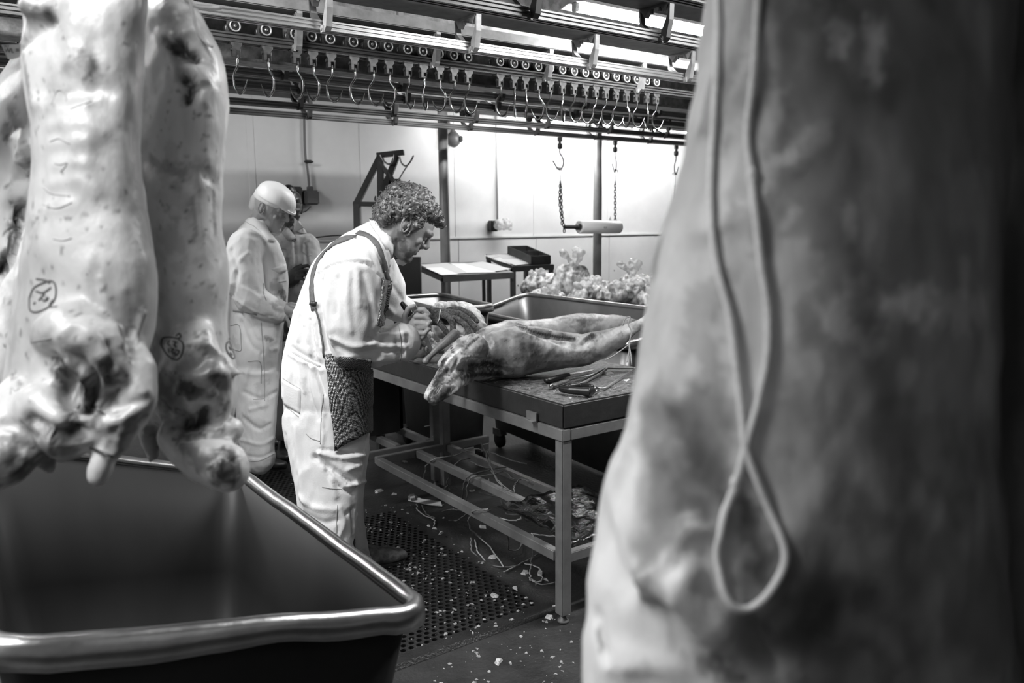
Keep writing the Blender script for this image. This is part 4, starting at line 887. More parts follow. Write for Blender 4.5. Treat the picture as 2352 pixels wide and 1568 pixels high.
# paper label sticking out behind the front carcass
t = thing('paper_label', 'small white paper label reading WL, tucked at the left carcass', 'label', P(25, 118, d=1.5))
q = [P(3, 103, d=1.5), P(50, 101, d=1.5), P(50, 130, d=1.5), P(28, 136, d=1.5), P(18, 135, d=1.5)]; bm = bmesh.new(); prism(bm, q, CF * .0008); frombm('label_sheet', bm, mat('label_paper', .92, .7), t)
def text3d(s, pxy, d, size, m, parent, slant=0, name='lettering'):
    cu = bpy.data.curves.new(name, 'FONT'); cu.body = s; cu.size = size; cu.extrude = .0002; cu.align_x = 'LEFT'
    o = bpy.data.objects.new(name, cu); COL.objects.link(o); dg = bpy.context.evaluated_depsgraph_get(); dg.update(); me = bpy.data.meshes.new_from_object(o.evaluated_get(dg)); bpy.data.objects.remove(o); bpy.data.curves.remove(cu)
    me.transform(Matrix((tuple(CR) + (0,), tuple(UP) + (0,), tuple(-CF) + (0,), (0, 0, 0, 1))).transposed().to_4x4()); me.transform(Matrix.Translation(Vector(P(*pxy, d=d)))); me.materials.clear(); return link(name, me, m, parent)
text3d('WL', (11, 121), 1.498, .0115, M_BLACK, t); text3d('29.7', (8, 109), 1.498, .006, M_DARK, t)
for k in range(3): mkq = [P(36, 112 + k * 2.5, d=1.498), P(44, 112 + k * 2.5, d=1.498), P(44, 113.2 + k * 2.5, d=1.498), P(36, 113.2 + k * 2.5, d=1.498)]; bm = bmesh.new(); prism(bm, mkq, CF * .0003); frombm('printed_code', bm, M_DARK, t)
# hooks that carry them (above the frame)
for (px, dd, lab) in ((200, 1.3, 'steel hook holding the front pale carcass above the picture'), (405, 1.46, 'steel hook holding the second pale carcass above the picture'), (75, 1.8, 'steel hook holding the carcass at the far left edge')):
    p = P(px, -300, d=dd); t = thing('gambrel_hook', lab, 'hook', (p[0], p[1], p[2]))
    mktube('rod', crv([p + np.array([0, 0, -.05]), p + np.array([.03, 0, -.02]), p + np.array([.01, 0, .03]), np.array([p[0], p[1], 2.12]), np.array([p[0], 1.41, 2.205])], 4), .006, M_HOOK, t, 8)

# ================================================================ BIG DARK CARCASS, RIGHT FOREGROUND
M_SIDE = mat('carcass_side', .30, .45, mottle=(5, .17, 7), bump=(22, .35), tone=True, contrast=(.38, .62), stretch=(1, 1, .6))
R_rows = [(-700, 1900, 2200, .80, .04), (-420, 1780, 2320, .80, .09), (-200, 1660, 2330, .80, .12), (0, 1625, 2330), (120, 1605, 2325), (240, 1592, 2320), (330, 1578, 2315), (430, 1552, 2310), (500, 1538, 2305), (600, 1525, 2300), (700, 1508, 2300), (800, 1485, 2300), (900, 1462, 2300), (980, 1440, 2300), (1060, 1408, 2305), (1140, 1385, 2310), (1220, 1368, 2315), (1320, 1355, 2320), (1420, 1347, 2330), (1520, 1342, 2340), (1640, 1345, 2330), (1800, 1380, 2280, .8, .12), (1980, 1500, 2150, .8, .08)]
dR = .80
tR = thing('beef_carcass', 'large dark carcass side in the right foreground with two white strings on it', 'carcass', P(1850, 700, d=dR) * np.array([1, 1, 0]) + np.array([0, 0, .9]))
parts = [loft(smooth_secs(silhouette(R_rows, dR, .15), 2), 32, 2.2), loft([sec((1380, 1420), (1850, 1420), .74, .05), sec((1360, 1540), (1900, 1540), .73, .06), sec((1370, 1700), (1880, 1700), .75, .05)], 24),
         limb([pt(1500, 1300, .70, .02), pt(1560, 1250, .685, .022), pt(1610, 1200, .68, .014)]), limb([pt(1480, 1340, .69, .02), pt(1560, 1330, .675, .03), pt(1640, 1400, .68, .03)])]
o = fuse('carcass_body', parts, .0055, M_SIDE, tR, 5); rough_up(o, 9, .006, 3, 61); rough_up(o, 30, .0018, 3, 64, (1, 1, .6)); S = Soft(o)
S.carve([([(1455, 980), (1400, 1120), (1420, 1250), (1480, 1370)], .010, .005), ([(1430, 1060), (1400, 1200), (1440, 1330), (1500, 1390)], .016, -.008), ([(1470, 1330), (1540, 1280), (1580, 1210), (1640, 1215)], .006, .006), ([(1480, 1345), (1560, 1400), (1640, 1500)], .010, .004),
         ([(1690, 1130), (1740, 1200), (1760, 1300)], .014, -.008), ([(1370, 1420), (1385, 1500)], .008, -.006), ([(1640, 1350), (1700, 1420), (1780, 1520)], .012, -.010), ([(1600, 540), (1700, 500), (1800, 400), (1880, 300)], .010, .003), ([(1620, 300), (1700, 200), (1780, 60)], .012, .003)])
S.refresh()
# left edge painted lit, fading to painted shade at right, with fat and lean blotches
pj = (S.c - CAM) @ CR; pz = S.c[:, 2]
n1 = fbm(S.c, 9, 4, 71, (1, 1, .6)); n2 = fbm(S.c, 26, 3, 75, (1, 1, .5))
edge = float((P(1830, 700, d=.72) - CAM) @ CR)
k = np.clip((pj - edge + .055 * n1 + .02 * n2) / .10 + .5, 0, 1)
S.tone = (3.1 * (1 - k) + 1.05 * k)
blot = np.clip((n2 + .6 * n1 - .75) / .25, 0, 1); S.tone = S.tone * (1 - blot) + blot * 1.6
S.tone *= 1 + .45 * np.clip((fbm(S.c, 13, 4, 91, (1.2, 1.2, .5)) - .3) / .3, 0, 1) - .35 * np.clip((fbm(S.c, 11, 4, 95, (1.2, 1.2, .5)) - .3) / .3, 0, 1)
k3 = np.clip((pj - float((P(2150, 700, d=.78) - CAM) @ CR)) / .05, 0, 1); S.tone *= 1 - .55 * k3  # painted shade deepening the right side
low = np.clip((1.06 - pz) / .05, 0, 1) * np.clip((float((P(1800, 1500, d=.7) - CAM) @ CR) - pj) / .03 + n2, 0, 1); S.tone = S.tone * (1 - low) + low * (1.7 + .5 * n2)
S.paint([([(1610, 380), (1700, 220), (1760, 60)], .010, 1.45, .8), ([(1650, 470), (1760, 280), (1830, 90)], .008, 1.4, .8), ([(1700, 440), (1830, 335), (1900, 290)], .006, 1.5, .8), ([(1640, 540), (1720, 430), (1800, 360)], .007, .7, .8), ([(1600, 640), (1680, 560), (1740, 460)], .008, 1.35, .8), ([(1720, 250), (1800, 150), (1860, 0)], .008, .72, .8),
         ([(1540, 1380), (1600, 1400), (1560, 1480), (1650, 1540)], .040, 1.5, .3), ([(1400, 1430), (1450, 1500), (1440, 1560)], .035, 1.35, .4), ([(1600, 1260), (1640, 1330), (1680, 1400)], .016, 1.5, .6), ([(1520, 1310), (1580, 1270), (1600, 1220)], .012, 1.6, .5), ([(1480, 700), (1500, 800), (1480, 900)], .022, 1.35, .5), ([(1640, 640), (1600, 760), (1640, 860)], .014, .7, .9), ([(1700, 820), (1760, 860), (1880, 830)], .012, 1.4, .9),
         ([(1900, 720), (1950, 760), (2010, 800)], .008, 1.6, .9), ([(2080, 700), (2200, 720), (2260, 690)], .014, 1.5, .9), ([(1780, 250), (1790, 400), (1750, 560)], .012, .75, .9), ([(1930, 700), (1930, 760)], .010, 1.5, .7), ([(1960, 1100), (2100, 1000), (2240, 1050)], .03, .7, .6), ([(1900, 1300), (2100, 1350), (2250, 1400)], .06, .45, .4), ([(1850, 1450), (1950, 1560)], .04, .5, .5)])
S.paint([([(1500, 960), (1560, 1060), (1540, 1200), (1500, 1300), (1480, 1350)], .030, .34, .25), ([(1600, 950), (1640, 1100), (1660, 1180)], .024, .45, .6), ([(1440, 1080), (1420, 1250), (1480, 1370)], .008, 1.2, .3), ([(1700, 1150), (1760, 1250), (1760, 1310)], .012, .45, .8), ([(1740, 1420), (1900, 1450), (2000, 1550)], .05, .4, .4),
         ([(1830, 600), (1825, 640)], .016, 2.0, .5), ([(1830, 480), (1800, 520)], .004, 1.8, .6), ([(1930, 60), (1925, 110)], .007, 2.2, .8), ([(2005, 60), (2010, 180)], .008, 2.2, .8), ([(1780, 370), (1850, 350), (1900, 310)], .005, 1.7, .6), ([(1960, 680), (2040, 700), (2120, 690)], .012, 1.6, .9), ([(1950, 480), (1955, 540)], .005, 1.8, .6), ([(1375, 1450), (1385, 1490)], .004, .3, .5), ([(1600, 1510), (1680, 1560)], .01, .4, .8)])
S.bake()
# hook above the frame
p = P(2050, -560, d=.8); t = thing('gambrel_hook', 'steel hook holding the dark carcass above the picture', 'hook', (p[0], p[1], p[2]))
mktube('rod', crv([p + np.array([0, 0, -.05]), p + np.array([.03, 0, -.02]), p + np.array([.01, 0, .03]), np.array([p[0], p[1], 2.12]), np.array([p[0], .69, 2.205])], 4), .006, M_HOOK, t, 8)
# strings: two runs that cross and close into a loop
M_CORD = mat('white_cord', .9, .7, mottle=(160, .75, 3))
def cord(name, pts, label, r_=.0033):
    P3 = []
    for (x, y) in S.line(pts, 16):
        h, n = S.hit(x, y)
        if h is None: h = P(x, y, d=.66); n = -CF
        P3.append(h + n * (r_ + .0006) - CF * .001)
    P3 = [P3[0]] + [(P3[i - 1] + P3[i] * 2 + P3[i + 1]) / 4 for i in range(1, len(P3) - 1)] + [P3[-1]]
    return tag(mktube(name, P3, r_, M_CORD, None, 8), label, 'string')
cord('cord', [(1655, -60), (1654, 150), (1640, 350), (1636, 500), (1655, 640), (1680, 740), (1692, 850), (1705, 980), (1718, 1050), (1760, 1150), (1795, 1230), (1803, 1290), (1770, 1350), (1730, 1385), (1690, 1392), (1658, 1350), (1645, 1280), (1652, 1200), (1685, 1110)], 'left white string on the dark carcass, curling into the open loop')
cord('cord', [(1745, -60), (1738, 100), (1725, 230), (1718, 330), (1728, 420), (1735, 500), (1748, 620), (1764, 720), (1762, 820), (1740, 920), (1715, 1010), (1700, 1070), (1685, 1110)], 'right white string on the dark carcass, crossing over the left one')
for q, s_, lab in (((1728, 410), .006, 'small knot high on the right white string'), ((1688, 1108), .0055, 'small knot where the white string loop closes')):
    h, n = S.hit(*q); tag(frombm('cord_knot', (lambda bm: (rings(bm, ball(h + n * .004, s_ * .8, s_ * .8, s_ * 1.5)), bm)[1])(bmesh.new()), M_CORD, None, True), lab, 'knot')
# second dark carcass at the right edge
Q_rows = [(-600, 2500, 2700, .95, .05), (-300, 2360, 2900, .95, .12), (0, 2270, 2950), (400, 2250, 2950), (800, 2240, 2950), (1200, 2225, 2950), (1600, 2215, 2950, .93, .15), (1900, 2380, 2800, .93, .09)]
tQ = thing('beef_carcass', 'second dark carcass at the very right edge of the picture', 'carcass', P(2500, 700, d=.93) * np.array([1, 1, 0]) + np.array([0, 0, .9]))
o = fuse('carcass_body', [loft(smooth_secs(silhouette(Q_rows, .95, .16), 2), 28, 2.2)], .009, M_SIDE, tQ, 4); rough_up(o, 9, .006, 3, 81); S2 = Soft(o); S2.tone[:] = .35; S2.mottle(9, 1.8, .2, .3, 85, (1, 1, .5)); S2.bake()

# ================================================================ LAMB ON THE BENCH
def rest(px, py, rpx, z0=None, flat=1.0):
    """limb point at pixel with pixel radius, placed so that it rests on the bench top"""
    z0 = BZ if z0 is None else z0; rz = ray(px, py)[2]; d = (HCAM - z0) / ((rpx * flat) / F - rz / F); return (P(px, py, d=d), rpx * d / F, 1.0)
def lift(px, py, rpx, d): return (P(px, py, d=d), rpx * d / F, 1.0)
M_LAMB = mat('lamb_flesh', .42, .4, mottle=(11, .22, 7), bump=(34, .4), tone=True, contrast=(.32, .66))
tL = thing('lamb_carcass', 'skinned lamb carcass lying on the bench, neck hanging over the edge', 'carcass', (2.1, 2.9, BZ))
DL = 3.36
parts = [limb(
              [lift(1085, 838, 34, 3.30), lift(1130, 815, 55, 3.33), lift(1180, 806, 62, 3.36), lift(1235, 803, 54, 3.39), lift(1290, 804, 45, 3.41), lift(1345, 802, 38, 3.40), lift(1385, 790, 31, 3.38), lift(1420, 773, 23, DL), lift(1450, 755, 15, DL), lift(1476, 740, 9, DL), lift(1492, 729, 9, DL)]),
         limb([lift(1120, 790, 40, 3.45), lift(1170, 772, 38, 3.52), lift(1230, 765, 32, 3.56), lift(1300, 755, 31, 3.58), lift(1360, 748, 30, 3.58), lift(1410, 744, 22, 3.56), lift(1455, 746, 14, 3.55), lift(1500, 754, 8, 3.55)]),
         limb([lift(1150, 800, 48, 3.42), lift(1250, 800, 36, 3.48), lift(1340, 795, 26, 3.48)]),
         limb([lift(1110, 830, 45, 3.3), lift(1075, 840, 36, 3.2), lift(1050, 862, 30, 3.1), lift(1030, 885, 24, 2.98), lift(1012, 902, 20, 2.95), lift(995, 918, 14, 2.93)]),
         limb([lift(1090, 800, 34, 3.15), lift(1060, 815, 26, 3.1), lift(1035, 840, 24, 3.05), lift(1010, 868, 14, 3.0), lift(990, 895, 9, 2.96), lift(982, 912, 8, 2.95)]),
         limb([lift(1090, 795, 32, 3.3), lift(1060, 800, 24, 3.26), lift(1035, 815, 15, 3.2), lift(1014, 838, 9, 3.12)]),
         limb([lift(1085, 795, 26, 3.32), lift(1062, 786, 16, 3.32), lift(1050, 776, 9, 3.32)])]
o = fuse('carcass_body', parts, .0052, M_LAMB, tL, 4); rough_up(o, 10, .005, 3, 91); rough_up(o, 34, .0018, 3, 94); S = Soft(o)
S.carve([([(1190, 747), (1225, 762), (1270, 772), (1322, 778)], .012, -.030), ([(1185, 742), (1230, 755), (1290, 765)], .006, .006), ([(1200, 765), (1260, 785), (1300, 803), (1350, 805)], .009, .006), ([(1340, 790), (1352, 778), (1368, 770)], .010, -.015), ([(1345, 775), (1360, 765)], .006, .006),
         ([(1240, 775), (1290, 790), (1330, 792)], .014, -.008), ([(1080, 835), (1110, 828), (1140, 832), (1155, 852)], .010, -.014), ([(1075, 850), (1110, 845), (1140, 850)], .012, -.016), ([(1058, 822), (1085, 818), (1120, 820), (1145, 828)], .006, .006), ([(1040, 815), (1060, 800), (1075, 775)], .008, -.008),
         ([(1030, 830), (1060, 800), (1100, 770)], .006, .005), ([(1080, 770), (1110, 757), (1130, 755)], .006, .004), ([(1020, 880), (1040, 850), (1050, 830)], .006, -.008), ([(1065, 880), (1100, 872), (1160, 858)], .006, .004), ([(1000, 900), (1020, 870), (1030, 850)], .006, -.008), ([(1180, 865), (1178, 850)], .004, -.008)])
S.refresh(); S.tone *= 1.35; S.mottle(10, .68, .05, .25, 93, (1, 1, 1)); S.mottle(32, .7, .3, .15, 98)
S.paint([([(1195, 749), (1230, 763), (1275, 773), (1318, 778)], .008, .10, .2), ([(1210, 740), (1260, 738), (1320, 728), (1400, 722)], .02, 1.5, .4), ([(1140, 745), (1190, 755), (1250, 785), (1300, 800)], .022, 1.45, .5), ([(1270, 790), (1320, 800), (1350, 800), (1400, 770), (1470, 740)], .026, 1.6, .4),
         ([(1150, 800), (1250, 830), (1300, 830), (1350, 825)], .05, .62, .6), ([(1200, 770), (1230, 800)], .03, .65, .6), ([(1080, 845), (1110, 840), (1145, 845)], .018, .25, .6), ([(1075, 862), (1120, 855), (1150, 860)], .010, .35, .8), ([(1085, 838), (1095, 848)], .004, 1.8, .8), ([(1105, 838), (1115, 850)], .004, 1.8, .8), ([(1125, 838), (1135, 848)], .004, 1.6, .8),
         ([(1000, 900), (985, 915)], .02, .25, .8), ([(1005, 880), (1020, 850), (1018, 830)], .020, .22, .8), ([(1025, 900), (1010, 920), (995, 925)], .022, .25, .9), ([(1040, 870), (1060, 855)], .012, .3, .7), ([(1050, 880), (1070, 885), (1040, 900)], .012, 1.7, .8), ([(1035, 855), (1055, 825), (1090, 790)], .012, 1.4, .6), ([(1080, 770), (1110, 758)], .010, .45, .8), ([(1036, 795), (1040, 808)], .008, .1, .3),
         ([(1050, 780), (1065, 800)], .016, .5, .8), ([(1345, 780), (1362, 770)], .010, .35, .8), ([(1330, 735), (1350, 740), (1380, 730)], .016, .6, .7), ([(1450, 745), (1470, 745)], .01, .8, .7), ([(1178, 852), (1180, 868)], .003, .05, .1), ([(1210, 860), (1330, 842), (1400, 820)], .014, .5, .3)])
S.paint([([(985, 915), (1000, 885), (1010, 860), (1018, 830)], .012, .25, .6), ([(1000, 925), (1020, 905), (1040, 890)], .010, .35, .8), ([(1030, 880), (1050, 865), (1062, 850)], .008, .3, .7), ([(1060, 868), (1090, 860), (1130, 860), (1150, 858)], .012, .2, .6), ([(1085, 840), (1120, 834), (1145, 840)], .009, .2, .6), ([(1040, 885), (1050, 895), (1035, 905)], .008, 2.4, .7), ([(1050, 830), (1085, 824), (1130, 826)], .006, 1.9, .6), ([(1020, 845), (1035, 820), (1060, 800)], .006, 2.0, .7), ([(1100, 775), (1080, 790), (1060, 810)], .005, .3, .6)])
for x_ in (1092, 1102, 1112, 1122, 1133): S.paint([([(x_, 838), (x_ + 5, 850)], .0028, 4.5, .3)])
speckle(S, 60, (1060, 760, 1420, 860), (.001, .0035), (.4, .75), 95, 16); S.bake()
# held foreleg
o = fuse('foreleg', [limb([lift(1046, 765, 11, 3.3), lift(1028, 782, 11, 3.28), lift(1006, 800, 9, 3.26), lift(990, 816, 6, 3.24), lift(978, 829, 9, 3.23)])], .004, M_LAMB, tL, 3); S3 = Soft(o); S3.tone[:] = .5; S3.paint([([(1040, 770), (1000, 805)], .008, 1.2, .5), ([(975, 830), (982, 830)], .008, 1.7, .6)]); S3.bake()
o = tag(mktube('twine_string', crv([P(*q, d=DL - .07) for q in ((1430, 748), (1436, 732), (1447, 728), (1443, 745), (1450, 760), (1446, 782), (1444, 790), (1448, 810), (1451, 838))], 5), .0028, M_TWINE, None, 6), 'white twine hanging from the near hind leg of the bench lamb', 'twine')
o = tag(mktube('twine_string', crv([P(*q, d=DL - .07) for q in ((1446, 790), (1430, 802), (1410, 816), (1390, 827))], 5), .0025, M_TWINE, None, 6), 'white twine running from hind leg back under the bench lamb', 'twine')
o = tag(mktube('twine_string', crv([P(*q, d=DL - .07) for q in ((1446, 788), (1444, 812), (1440, 832))], 5), .0022, M_TWINE, None, 6), 'frayed twine end hanging straight by the hind leg', 'twine')

# ================================================================ KNIVES AND SAW ON THE BENCH TOP
ZT = BZ + .004
def top(px, py, h=.0): return P(px, py, z=ZT + h)
M_HANDLE = mat('black_handle', .012, .35, mottle=(40, .008, 4)); M_BLADE = mat('knife_blade', .45, .25, 1.0, mottle=(20, .3, 5))
def knife(label, butt, guard, tip, hr, bw, hm, group='knives on the bench'):
    t = thing('butcher_knife', label, 'knife', top(*butt), group); B, G, T = top(*butt, h=.010), top(*guard, h=.010), top(*tip, h=.004)
    ax = G - B; u = nrm(np.cross(ax, UP)); pts = [(B - ax * .02, hr * .6), (B + ax * .05, hr * 1.15), (B + ax * .3, hr * .85), (B + ax * .6, hr), (B + ax * .9, hr * .8), (G, hr * .75)]
    fr = [u * 1, UP]; bm = bmesh.new(); rings(bm, [ell(p, u * r_, UP * r_ * .62, 14, 2.3) for p, r_ in pts]); frombm('handle', bm, hm, t, True)
    a2 = T - G; u2 = nrm(np.cross(a2, UP)); bm = bmesh.new()
    prism(bm, [G - ax * .05 - u2 * bw * .35, G + a2 * .5 - u2 * bw * .5, G + a2 * .85 - u2 * bw * .35, T, G + a2 * .8 + u2 * bw * .45, G + a2 * .4 + u2 * bw * .5, G - ax * .05 + u2 * bw * .35], np.array([0, 0, .0018])); frombm('blade', bm, M_BLADE, t)
    return t
knife('black handled knife, uppermost of the tools lying on the bench', (1254, 874), (1305, 860), (1365, 849), .016, .026, M_HANDLE)
knife('knife with a worn grey ringed handle, between the two black ones', (1268, 886), (1304, 874), (1392, 852), .012, .017, mat('worn_grey_handle', .12, .5, mottle=(40, .06, 5)))
bm = bmesh.new(); rings(bm, ball(top(1266, 886, .012), .009)); frombm('pommel', bm, M_BLADE, None, True).parent = None
tag(bpy.data.objects['pommel'], 'small pale metal pommel at the end of the grey knife handle', 'pommel')
t = thing('bone_saw', 'bone saw with a square steel bow and a black grip at the bench corner', 'saw', top(1320, 895))
o = fuse('grip', [limb([(top(1290, 893, .016), .013), (top(1310, 896, .018), .015), (top(1335, 898, .018), .016), (top(1352, 900, .018), .019), (top(1360, 897, .018), .015)]), limb([(top(1310, 886, .016), .009), (top(1335, 884, .016), .010), (top(1358, 888, .018), .012)])], .003, M_HANDLE, t, 3)
mktube('bow', [top(*q, h=.008) for q in ((1358, 896), (1368, 890), (1385, 892), (1392, 890), (1465, 843), (1456, 845), (1396, 845), (1378, 858), (1345, 876), (1320, 885))], .0048, M_FRAME, t, 8)
bm = bmesh.new(); A, B = top(1326, 882, .008), top(1390, 848, .008); obox(bm, (A + B) / 2, (B - A) / 2, UP * .008, nrm(np.cross(B - A, UP)) * .0008); frombm('saw_blade', bm, M_BLADE, t)
mktube('saw_tip', [top(1360, 900, .01), top(1372, 898, .01), top(1378, 893, .01), top(1370, 890, .01)], .004, M_BLADE, t, 8)
# fat shavings and bits on the block top
bm = bmesh.new()
for k in range(900):
    x, y = random.uniform(BX0 + .01, BX1 - .02), random.uniform(BY0 + .01, 3.1)
    b2 = scrap((x, y, BZ + .0005), random.choice([.0012, .0016, .002, .003, .005]), 5000 + k, .3); me = bpy.data.meshes.new('t'); b2.to_mesh(me); b2.free(); bm.from_mesh(me); bpy.data.meshes.remove(me)
o = frombm('bench_crumbs', bm, mat('crumb_bench', .42, .6, mottle=(30, .25, 3))); tag(o, 'tiny bits of fat and bone dust on the bench block', 'crumbs'); o['kind'] = 'stuff'
for k, ((px, py), s) in enumerate((((1398, 858), .03), ((1440, 874), .022), ((1200, 865), .018), ((1245, 903), .01), ((1310, 914), .008))):
    tag(frombm('fat_shaving', scrap(top(px, py, -.003), s, 300 + k, .25), M_FATW), ['long pale shaving inside the saw bow', 'pale shaving near the right end of the bench block', 'pale crumb just under the bench lamb\'s belly', 'small pale chip left of the knives', 'small pale chip below the saw grip'][k], 'scrap')

# ================================================================ HEAP OF TRIMMINGS UNDER THE HANDS
M_TRIM = mat('fat_trimmings', .66, .42, mottle=(24, .16, 8), bump=(50, .7), contrast=(.36, .54))
ZB2 = BZ - .003
trims = [((950, 775), .05), ((975, 782), .04), ((945, 800), .045), ((968, 808), .04), ((990, 795), .035), ((960, 765), .03), ((940, 790), .04), ((985, 770), .035), ((1000, 805), .03), ((945, 815), .03), ((925, 800), .05)]
for k, ((px, py), s) in enumerate(trims):
    c = P(px, py, d=3.75); c[2] = max(c[2], ZB2 + s * .5); rr = random.Random(k)
    o = fuse('fat_trimming', [ball(c + np.array([rr.uniform(-.02, .02), rr.uniform(-.02, .02), rr.uniform(-.01, .01)]), s * rr.uniform(.5, .8), s * rr.uniform(.5, .8), s * rr.uniform(.35, .6)) for _ in range(3)], .006, M_TRIM, None, 1)
    rough_up(o, 25, .010, 3, 200 + k); rough_up(o, 60, .005, 2, 300 + k, ridge=True); tag(o, f'knobbly lump of fat heaped under the knife hand, {nth(sorted(range(len(trims)), key=lambda i: trims[i][0][0] + trims[i][0][1] * .01).index(k), len(trims))}', 'meat', 'heap of fat trimmings')
t = thing('trimming_bag', 'clear bag bulging with fat trimmings behind the gloved hand', 'bag', P(1060, 730, d=3.95))
c = P(1070, 735, d=3.95)
o = fuse('bag_body', [limb([pt(1010, 715, 3.95, .05), pt(1050, 722, 3.95, .07), pt(1085, 735, 3.95, .065), pt(1100, 755, 3.9, .04)]), limb([pt(1020, 750, 3.95, .06), pt(1080, 770, 3.95, .06)])], .008, mat('bagged_fat', .62, .3, mottle=(14, .3, 7), bump=(30, .6), contrast=(.35, .6)), t, 3); rough_up(o, 14, .012, 3, 401); rough_up(o, 40, .005, 3, 402, ridge=True)
for k, ((px, py), s) in enumerate((((1015, 705), .03), ((1035, 702), .035), ((1055, 712), .03), ((1045, 715), .025), ((1025, 712), .03))):
    c = P(px, py, d=3.86); o = fuse('fat_trimming', [ball(c, s, s * .8, s * .7), ball(c + CR * s * .5, s * .6, s * .7, s * .6)], .006, M_TRIM, None, 1); rough_up(o, 28, .010, 3, 500 + k); tag(o, ['leftmost', 'fourth', 'rightmost', 'third', 'second'][k] + ' of the knobbly fat pieces crowning the bag of trimmings', 'meat', 'fat on top of the trimming bag')

# ================================================================ PEOPLE
M_CLOTH = mat('white_cotton', .80, .85, spec=.2, mottle=(5, .72, 6), bump=(160, .12), tone=True)
M_CLOTHG = mat('grubby_cotton', .50, .85, spec=.2, mottle=(7, .38, 6), bump=(160, .12), tone=True)
M_SKIN = mat('skin', .40, .6, spec=.3, mottle=(22, .34, 5), bump=(90, .12), tone=True, sss=.1)
M_SKIND = mat('dark_skin', .07, .4, tone=True)
M_HAIR = mat('brown_hair', .13, .42, mottle=(60, .045, 6), contrast=(.35, .65), spec=.7)
M_STRAP = mat('apron_strap', .13, .7, mottle=(60, .09, 4), bump=(120, .3))
M_STITCH = mat('seam_line', .38, .8)
M_CHAIN = chain_mat()
M_SHOE = mat('worn_leather', .22, .5, mottle=(24, .05, 6), bump=(60, .3)); M_SOLE = mat('rubber_sole', .035, .6)
M_GLOVE = mat('knitted_glove', .13, .7, mottle=(110, .04, 4), bump=(200, .9), contrast=(.4, .6))
M_NGLOVE = mat('dark_glove', .035, .45, mottle=(30, .02, 4))

